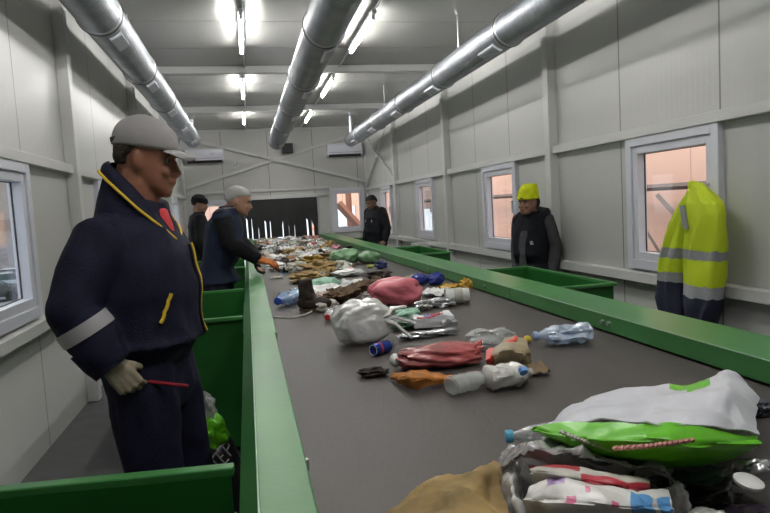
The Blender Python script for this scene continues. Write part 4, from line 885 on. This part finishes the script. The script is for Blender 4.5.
bottle('plastic_bottle', 'crushed pale blue bottle lying alone near the right rail', onz(567, 346, ZB) + Vector((0, .03, 0)), .235, .042, 172, BLUEP, pm('pale_blue_cap', (.35, .45, .65)), 9, 1.0, None, 0, .8)
o, _ = patch('orange_cloth', [[P3(390, 374, .02), P3(410, 371, .045), P3(430, 371, .04), P3(450, 374, .02)], [P3(390, 378, .01), P3(410, 377, .05), P3(430, 377, .045), P3(453, 379, .02)], [P3(396, 381, .005), P3(413, 388, .01), P3(432, 384, .02), P3(452, 383, .008)]], ORANGE, None, 34, 18, .010, 18, 48); tag(o, 'crumpled orange cloth in front of the dark red bag', 'cloth')
bagp('brown_scrap', 'dark brown twisted scrap beside the orange cloth', 'scrap', 376, 378, 32, 13, DBROWN, 49, .5, 2.2, -8, .5)
# --- white bag, can, cartons, pink bag
o = bagp('plastic_bag', 'big white knotted plastic bag full of film', 'plastic bag', 367, 348, 66, 58, MILK, 57, .16, 1.9, 8, .80, sub=5)
for a_, b_ in [((.09, -.06, .13), (.19, -.04, .15)), ((.10, -.07, .10), (.18, -.12, .03)), ((.10, -.05, .11), (.22, -.07, .08))]:
    mb = MB(); a_, b_ = Vector(a_), Vector(b_); mb.tube([a_, a_.lerp(b_, .4) + Vector((0, .01, .01)), b_], [.028, .014, .012], 8, round_ends=True, flat=.45); q = mb.build('tied_end', MILK, o); fold(q, .004, 25, 2)
root = tag(empty('drink_can', onz(381, 348, ZB + .026), R(215)), 'blue drink can lying against the big white knotted bag', 'can')
mb = MB(); MX = Matrix.Rotation(R(90), 4, 'Y'); mb.lathe([(.024, -.058), (.031, -.052), (.0325, -.045), (.0325, .045), (.031, .052), (.027, .058)], 24, 0, MX); mb.build('can_body', pm('blue_can', (.02, .05, .30), rough=.25, metal=.5, bump=0), root)
mb = MB(); mb.lathe([(.027, .056), (.028, .060), (.026, .0605), (.024, .057), (.001, .057)], 24, 0, MX); q = mb.build('can_end', pm('can_silver', (.62, .62, .62), rough=.35, metal=.3, bump=0), root)
mb = MB(); mb.lathe([(.0329, .012), (.0329, .026)], 24, 0, MX); mb.build('red_stripe', PRED, root)
mb = MB(); mb.ball((.0585, .0, .012), (.0015, .008, .006), 6); mb.build('opening', M['dark'], q); root.scale = (.8, .8, .8)
bottle('plastic_bottle', 'clear bottle with a red cap beside the big white knotted bag', onz(334, 322, ZB) + Vector((.0, .08, 0)), .20, .036, 250, CLEAR, CAPR, 10, .3)
bagp('plastic_bag', 'rounded pink plastic bag behind the big white knotted bag', 'plastic bag', 401, 308, 57, 36, PINK, 52, .19, 1.3, -10, .75, sub=5)
def carton(label, px, py, w, d, h, rz, m, name='carton', seed=1, z=ZB):
    p = onz(px, py, z) + Vector((0, d * .45, 0)); bm = bmesh.new(); bmesh.ops.create_cube(bm, size=1); bmesh.ops.subdivide_edges(bm, edges=bm.edges, cuts=7, use_grid_fill=True)
    for v in bm.verts:
        c = v.co.copy(); k = crumple(c * 1.0, seed, 1.6) - .3; v.co = Vector((c.x * w * (1 - .10 * k), c.y * d * (1 - .12 * k), max(.001, (c.z + .5) * h * (1 + .35 * k * (c.z + .5)))))
    o = from_bm(bm, name, m); o.location = p; o.rotation_euler = (0, 0, R(rz)); 
    try: o.data.set_sharp_from_angle(angle=R(40))
    except Exception: pass
    return tag(o, label, 'carton')
c = carton('crushed white carton with a blue letter mark and red edge', 436, 327, .19, .12, .05, -6, pm('white_carton', (.66, .66, .68), rough=.35, bump=.1), seed=61, z=ZB + .012)
def stroke(par, name, m, segs, r=.004, zz=None):
    mb = MB()
    for a, b in segs:
        pts = []
        for t in range(6):
            x, y = a[0] + (b[0] - a[0]) * t / 5, a[1] + (b[1] - a[1]) * t / 5; ok, l, n, i = par.ray_cast(Vector((x, y, .5)), Vector((0, 0, -1))); pts.append((l + n * .002) if ok else Vector((x, y, .06)))
        mb.tube(pts, r, 6)
    return mb.build(name, m, par)
stroke(c, 'letter_mark', pm('navy_print', (.02, .04, .30)), [((-.055, -.02), (-.03, .03)), ((-.03, .03), (-.01, -.02)), ((.0, -.02), (-.02, .03))], .006)
stroke(c, 'red_edge', PRED, [((-.085, -.05), (.03, -.052)), ((.0, .03), (.05, -.01))], .006)
carton('crushed silver lined carton end beside the blue letter carton', 452, 330, .07, .10, .045, -12, SILV, seed=62)
bagp('green_tin', 'dark green crushed tin under the ties of the big white bag', 'tin', 408, 331, 34, 14, DGREEN, 63, .35, 1.7, 0, .6)
bagp('foil_strip', 'long crumpled silver grey strip in front of the letter carton', 'foil', 430, 338, 64, 9, SILV, 64, .6, 2.4, 4, .22)
bagp('film_scrap', 'pale green and white film scrap between the pink bag and the letter carton', 'film', 412, 322, 30, 16, MINT, 65, .4, 1.8, 0, .7)
bagp('foil_pouch', 'silver and dark crumpled pouch at the foot of the pink bag', 'pouch', 425, 311, 20, 12, SILV, 66, .5, 2, 25, .6)
# dark blue pinched pack, yellow scraps, tub
root = bagp('blue_pack', 'shiny dark blue pinched pack against the right rail', 'pack', 421, 286, 18, 14, BLUEF, 71, .2, 1.6, -12, .75)
q = from_bm(blob_mesh(.14, .11, .10, 72, .2, 1.6), 'pack_end', BLUEF, root); q.location = (.125, -.02, 0); q.rotation_euler = (0, R(-6), R(15))
mb = MB(); mb.ball((.08, 0, .04), (.03, .03, .028), 8); mb.build('pinched_middle', BLUEF, root)
sheetp('yellow_peel', 'yellow crumpled peel nearest the dark blue pack', 'scrap', 452, 290, 26, 13, YELP, 73, 3, 10, .6, h=.05); bagp('yellow_peel', 'upright yellow orange scrap behind the white tub', 'scrap', 468, 292, 13, 15, YELP, 74, .5, 2.2, 0, .8)
root = tag(empty('white_tub', onz(463, 305, ZB) + Vector((-.02, .04, .051)), R(170)), 'white plastic tub lying on its side near the yellow scraps', 'tub')
mb = MB(); mb.lathe([(.001, -.07), (.040, -.07), (.045, -.06), (.047, .06), (.050, .066), (.050, .072), (.046, .072), (.042, .06), (.038, -.05), (.001, -.055)], 28, 0, MX); mb.build('tub_body', WHITE, root)
mb = MB(); mb.lathe([(.0475, -.03), (.0482, -.028), (.0485, .02), (.0480, .022)], 28, 0, MX); mb.build('paper_label', PALEP, root)
sheetp('tissue', 'white tissue lying between the pink bag and the yellow peel', 'tissue', 440, 297, 34, 14, WHITE, 76, 2.4, 0, .8)
bagp('foil_wrapper', 'silver wrapper in front of the white tub', 'wrapper', 443, 308, 32, 12, SILV, 77, .5, 2, -10, .5)
sheetp('paper_scrap', 'pink white paper scrap against the dark blue pack', 'paper', 413, 281, 18, 9, PALEP, 78, 2.2, 0, .9)
# --- boot, blue bottle and the tangle on the far side of the white bag
bt = tag(empty('boot', onz(312, 312, ZB + .005) + Vector((-.02, .06, 0)), R(-25)), 'dark brown boot standing upright beside the blue bottle', 'boot')
mb = MB(); rr = []
for x, z, a, b in [(-.0, .19, .035, .03), (-.005, .16, .042, .035), (.0, .11, .048, .038), (.01, .075, .06, .04)]: rr.append([Vector((x + a * math.cos(2 * PI * k / 16), b * math.sin(2 * PI * k / 16), z)) for k in range(16)])
mb.loft(rr); mb.ball((.06, 0, .042), (.10, .042, .042), 10); mb.ball((.0, 0, .05), (.06, .042, .048), 10)
q = mb.build('upper', DBROWN, bt); bake(q, [('REMESH', dict(mode='VOXEL', voxel_size=.005)), ('SMOOTH', dict(factor=.5, iterations=3))]); fold(q, .005, 22, 3)
mb = MB(); mb.loft([[Vector((-.055 + .0 * i + (.22 * .5) * (1 - math.cos(PI * 0)) + (.105 * math.cos(2 * PI * k / 20) + .105), .043 * math.sin(2 * PI * k / 20), z)) for k in range(20)] for i, z in enumerate((.001, .014))]); mb.build('sole', pm('boot_sole', (.12, .085, .05), rough=.9), bt)
bottle('plastic_bottle', 'blue tinted bottle with a dark blue cap at the near end beside the boot', onz(288, 308, ZB) + Vector((.02, .13, 0)), .30, .055, 238, clear_mat('blue_tinted_pet', (.32, .48, .72), .5), CAPB, 12, .4)
mb = MB(); mb.tube([P3(273, 317, .004), P3(290, 318, .004), P3(305, 315, .006), P3(318, 308, .01)], [.004, .005, .006, .005], 8); o = mb.build('cord', PALEP); tag(o, 'thin pale strip lying in front of the blue bottle and boot', 'strip')
bagp('mint_bag', 'mint green film bag behind the boot', 'plastic bag', 326, 291, 32, 16, MINT, 81, .25, 1.6, 0, .8)
sheetp('white_film', 'white film sheet behind the blue bottle and under the mint bag', 'film', 322, 296, 60, 16, WHITE, 82, 1.8, 10, .7)
sheetp('white_film', 'white film sheet between the mint bag and the pink bag', 'film', 352, 288, 34, 12, WHITE, 83, 2, -10, .7)
o, _ = patch('brown_cloth', [[P3(326, 290, .03), P3(345, 286, .09), P3(365, 280, .09), P3(384, 276, .04)], [P3(328, 295, .06), P3(345, 292, .11), P3(362, 286, .11), P3(382, 280, .06)], [P3(330, 303, .01), P3(348, 298, .05), P3(362, 292, .05), P3(378, 286, .02)]], BROWN, None, 40, 22, .03, 9, 85); tag(o, 'long crumpled brown cloth reaching towards the pink bag', 'cloth')
bagp('brown_paper', 'dark brown paper lump against the boot end of the brown cloth', 'paper', 336, 306, 26, 16, BROWN, 86, .5, 1.8, 0, .7)
bagp('brown_clump', 'dark brown clump behind the pink bag', 'scrap', 379, 279, 30, 9, DBROWN, 87, .5, 1.8, 5, .6)
bagp('stone_grey_wrap', 'greyish beige wrapper at the foot of the boot', 'wrapper', 327, 312, 26, 14, PALEP, 88, .35, 1.8, 15, .7)
bagp('beige_wrap', 'small beige wrapper behind the boot', 'wrapper', 322, 302, 20, 12, pm('beige_film', (.42, .34, .27)), 89, .4, 1.8, 0, .7)
bagp('clear_film_ball', 'clear crumpled film between the brown cloth and the big white bag', 'film', 355, 304, 36, 14, MILK, 90, .5, 2, 0, .7)
# tan paper heap in the middle distance
for i, (px, py, w, h, m_, lb) in enumerate([(308, 283, 36, 14, TAN, 'tan crumpled paper lowest in the paper heap beyond the boot'), (322, 275, 34, 16, TAN, 'tan crumpled paper in the middle of the paper heap beyond the boot'), (300, 274, 22, 13, PALEP, 'pale paper at the gloved hand side of the paper heap'),
      (340, 272, 26, 12, PALEP, 'pale paper wad at the rail side of the paper heap'), (314, 268, 26, 14, pm('ochre_paper', (.42, .28, .06), rough=.8, var=.4, vscale=14), 'ochre paper on top of the paper heap'), (334, 263, 24, 12, pm('brown_paper', (.20, .12, .05), rough=.8, var=.4, vscale=14), 'brown paper behind the paper heap')]):
    bagp('paper_wad', lb, 'paper', px, py, w, h, m_, 100 + i, .55, 1.7, random.uniform(-30, 30), .8, 'papers heaped in the middle of the belt')
bagp('white_bag', 'long white bag lying between the paper heap and the green bag', 'plastic bag', 349, 277, 34, 9, WHITE, 111, .35, 1.7, 12, .5)
bagp('blue_wrapper', 'dark blue and white wrapper at the foot of the green bag', 'wrapper', 382, 269, 13, 9, pm('navy_wrapper', (.03, .04, .20), var=.5, vscale=20), 112, .4, 1.7, 0, .8)
bagp('lime_scrap', 'small lime scrap beside the dark blue and white wrapper', 'scrap', 371, 268, 8, 4, pm('lime_scrap', (.50, .60, .12)), 113, .4, 1.7, 0, .8)
o = bagp('green_bag', 'large pale green plastic bag against the right rail', 'plastic bag', 348, 265, 34, 19, GREENF, 114, .16, 1.4, 0, .85, sub=5)
bagp('green_bag', 'pale green bag end tucked against the rail', 'plastic bag', 371, 264, 24, 15, GREENF, 115, .2, 1.5, 0, .85)
p = onz(297, 269, ZB + .002); mb = MB(); mb.lathe([(.001, 0), (.06, 0), (.075, .05), (.082, .052), (.078, .056), (.06, .02), (.001, .012)], 24); tag(mb.build('dark_tray', pm('black_tray', (.02, .025, .022)), loc=p), 'small round dark tray near the hooked tool', 'tray')
bagp('white_scrap', 'flat white scrap on the bare belt below the hooked tool', 'paper', 277, 279, 14, 3, PALEP, 117, .3, 1.7, 0, .8)
# the far, dense part of the belt: every scrap a thing of its own
rnd = random.Random(21)
FAR = [(WHITE, 'white', 5), (PALEP, 'pale grey', 5), (pm('salmon_film', (.50, .26, .20)), 'salmon', 2), (TAN, 'tan', 3), (SILV, 'silver', 2), (MILK, 'milky', 4), (pm('pink_scrap', (.55, .22, .26)), 'pink', 1), (DBROWN, 'dark brown', 2), (pm('sage_film', (.34, .40, .33)), 'sage green', 2), (GREYF, 'see-through grey', 3), (pm('rust_card', (.38, .17, .10), rough=.8), 'rust brown', 1)]
bag_ = [f for f in FAR for _ in range(f[2])]
ZONES = [(5.5, 7.3, .52, .95, 16, 'scrap beside the paper heap'), (6.2, 8.6, .2, 1.1, 30, 'scrap beyond the paper heap'), (8.2, 10.5, .16, 1.40, 40, 'scrap in the far half of the belt'), (10.2, 13.9, .15, 1.40, 60, 'scrap heaped near the strip curtain')]
proto = {}
placed = []
for o in list(COL.objects):
    if o.type == 'MESH' and o.parent is None and o.get('category') and o.location.y > 4 and .1 < o.location.x < 1.49 and .78 < o.location.z < 1.2:
        placed.append((o.location.x, o.location.y, max(o.dimensions.x, o.dimensions.y) * .5))
for (y0, y1, x0, x1, n, lb) in ZONES:
    for i in range(n):
        ok = False
        for _ in range(120):
            sz = rnd.uniform(.13, .28); x, y = rnd.uniform(max(x0, .095 + sz * .6), min(x1, 1.48 - sz * .6)), rnd.uniform(y0, y1)
            if all((x - a) ** 2 + (y - b) ** 2 > (.40 * sz + .8 * c) ** 2 for a, b, c in placed) and not (y < 7.8 and x > .9) and not (y < 6.1 and x < .5): ok = True; break
        if not ok: continue
        placed.append((x, y, sz * .5)); m_, cn, _n = rnd.choice(bag_); v = rnd.randrange(4); key = (cn, v)
        if key not in proto:
            sd = 200 + len(proto)
            proto[key] = o = from_bm(blob_mesh(1, 1, 1, sd, .65, 1.5, 4, 2), 'scrap', m_) if v < 2 else sheet_mesh(1.15, 1.15, 1.2, sd, 1.6, 22, .02).build('scrap', m_)
        else: o = proto[key].copy(); COL.objects.link(o)
        o.scale = (sz, sz * rnd.uniform(.6, 1), rnd.uniform(.04, .10) * (.95 if y > 9.5 else 1)); o.location = (x, y, ZB + .001); o.rotation_euler = (0, 0, rnd.uniform(0, 6.28))
        tag(o, 'small crumpled %s %s' % (cn, lb), 'scrap', '%s scraps: %s' % (cn, lb))

# ------------------------------------------------------------------ the jacket on the window, sack behind the bin, white board
HV = mat('hi_vis_yellow', (.62, .76, .02), .7, bump=.2, bscale=120); RT_ = mat('silver_tape', (.36, .37, .40), .45, .15); NV = mat('navy_hem', (.014, .017, .04), .8)
jr = tag(empty('hanging_jacket', (2.64, 3.33, 1.40)), 'yellow high visibility work jacket with navy hem hanging on the window frame', 'jacket')
def drape(name, secs, parent, bands, seed, amp=.010):
    """secs: z, y-centre, half width (y), x-centre, half depth; bands: list of (z0, z1, material)"""
    mb = MB(); n = 34; mats = [HV, RT_, NV]; rings = []; zs = []
    N = 60
    for j in range(N + 1):
        t = j / N * (len(secs) - 1); i = min(int(t), len(secs) - 2); u = t - i; u = u * u * (3 - 2 * u) if False else u
        z, yc, w, xc, dd = [a + (b - a) * u for a, b in zip(secs[i], secs[i + 1])]; q = []
        for k in range(n):
            a = 2 * PI * k / n; c, s = math.cos(a), math.sin(a)
            wob = 1 + .34 * math.sin(a * 5 + seed + z * 3) * .5 + .45 * noise.noise(Vector((c * 2 + seed, s * 2, z * 5)))
            q.append(Vector((xc + dd * abs(s) ** .8 * (1 if s > 0 else -1) * wob, yc + w * c * (1 + .03 * noise.noise(Vector((z * 9, seed, c)))), z + .012 * noise.noise(Vector((c * 3, s * 3, z * 7 + seed))))))
        rings.append(q); zs.append(z)
    mb.loft(rings)
    ms = []
    for j in range(N):
        z = (zs[j] + zs[j + 1]) / 2; k = 0
        for z0, z1, m_ in bands:
            if z0 <= z <= z1: k = m_
        ms += [k] * n
    mb.m = ms + [0, 2]
    o = mb.build(name, mats, parent); return o
# two hanging lobes: the sleeve towards the window, the body towards the wall
drape('sleeve', [(.01, .0, .04, .0, .03), (-.08, .045, .07, -.01, .045), (-.22, .12, .10, -.015, .055), (-.40, .18, .11, -.02, .060), (-.55, .21, .115, -.02, .062), (-.70, .23, .12, -.02, .06), (-.80, .215, .105, -.02, .045)], jr, [(-.43, -.365, 1), (-.58, -.52, 1), (-2, -.58, 2)], 1)
drape('body', [(.03, -.01, .035, -.02, .03), (.0, -.035, .065, -.02, .035), (-.05, -.085, .105, -.03, .05), (-.09, -.12, .135, -.04, .055), (-.16, -.13, .145, -.045, .06), (-.30, -.125, .15, -.05, .065), (-.50, -.11, .15, -.05, .07), (-.68, -.09, .135, -.05, .07), (-.84, -.06, .10, -.045, .06)], jr, [(-.43, -.365, 1), (-.64, -.575, 1), (-2, -.64, 2)], 4)
mb = MB(); mb.loft([[Vector((-.11, -.005 - .03 * t - .02, -.10 - .14 * t)), Vector((-.11, -.005 - .03 * t + .022, -.10 - .14 * t)), Vector((-.10, -.005 - .03 * t + .022, -.10 - .14 * t)), Vector((-.10, -.005 - .03 * t - .02, -.10 - .14 * t))] for t in (0, .5, 1)]); mb.build('shoulder_tape', RT_, jr)
mb = MB(); mb.tube([(.01, .03, -.01), (-.03, .0, .015), (-.02, -.06, .0)], [.02, .03, .02], 10, round_ends=True); mb.build('collar', HV, jr)
mb = MB(); mb.tube([(XR - .045, 3.31, 1.415), (2.62, 3.31, 1.405), (2.60, 3.31, 1.425)], .008, 8); tag(mb.build('coat_hook', M['zinc']), 'small metal hook on the window frame holding the yellow jacket', 'hook')
# sack of waste standing behind the foreground bin
SY = 2.50; zt = ony(216, 436, SY).z; xs_ = ony(214, 450, SY).x
sb = from_bm(blob_mesh(.25, .24, zt / .93, 301, .08, 1.3, 5), 'waste_sack', BLACKF); sb.location = (xs_, SY, .0); tag(sb, 'black bag with pale lettering and a lime top standing behind the foreground bin', 'bag')
c_ = ony(217, 427, SY); q = from_bm(blob_mesh(.11, .12, .15, 302, .3, 1.5, 4), 'lime_top', GLIME, sb); q.location = (c_.x - xs_, .0, c_.z - .085); q.rotation_euler = (0, R(-15), 0)
c_ = ony(209, 408, SY); q = from_bm(blob_mesh(.08, .09, .14, 303, .3, 1.5, 4), 'clear_top', GREYF, sb); q.location = (c_.x - xs_, .02, c_.z - .07); q.rotation_euler = (0, R(-12), 0)
GLY = {'F': [((0, 0), (0, 1)), ((0, 1), (.6, 1)), ((0, .55), (.45, .55))], 'E': [((0, 0), (0, 1)), ((0, 1), (.6, 1)), ((0, .52), (.45, .52)), ((0, 0), (.6, 0))], 'L': [((0, 0), (0, 1)), ((0, 0), (.6, 0))],
       'S': [((.6, .9), (.15, 1)), ((.15, 1), (.0, .75)), ((.0, .75), (.6, .3)), ((.6, .3), (.45, 0)), ((.45, 0), (0, .1))], 'T': [((.3, 0), (.3, 1)), ((0, 1), (.6, 1))], 'P': [((0, 0), (0, 1)), ((0, 1), (.5, .95)), ((.5, .95), (.55, .6)), ((.55, .6), (0, .5))]}
mb = MB(); ca, sa = math.cos(R(38)), math.sin(R(38))
for word, ox, oz, hgt in (('FELL', ony(206, 457, SY).x - xs_, ony(206, 457, SY).z, .055), ('STEP', ony(214, 467, SY).x - xs_, ony(214, 467, SY).z, .05)):
    for ci, ch in enumerate(word):
        for a, b in GLY[ch]:
            pts = []
            for k in range(4):
                u = (a[0] + (b[0] - a[0]) * k / 3 + ci * .95) * hgt * .62; v = (a[1] + (b[1] - a[1]) * k / 3) * hgt; x, z = ox + u * ca - v * sa, oz + u * sa + v * ca
                ok, l, n, i = sb.ray_cast(Vector((x, -1, z)), Vector((0, 1, 0)))
                if ok: pts.append(l + n * .0015)
            if len(pts) > 1: mb.tube(pts, .0035, 5)
mb.build('lettering', pm('pale_print', (.30, .30, .32), bump=0), sb)
o = boxo('white_board', (2.40, 9.30, 0), (2.70, 9.34, .80), M['trim'], bevel=.005); tag(o, 'low white board standing at the wall between the man in black and the narrow window', 'board')
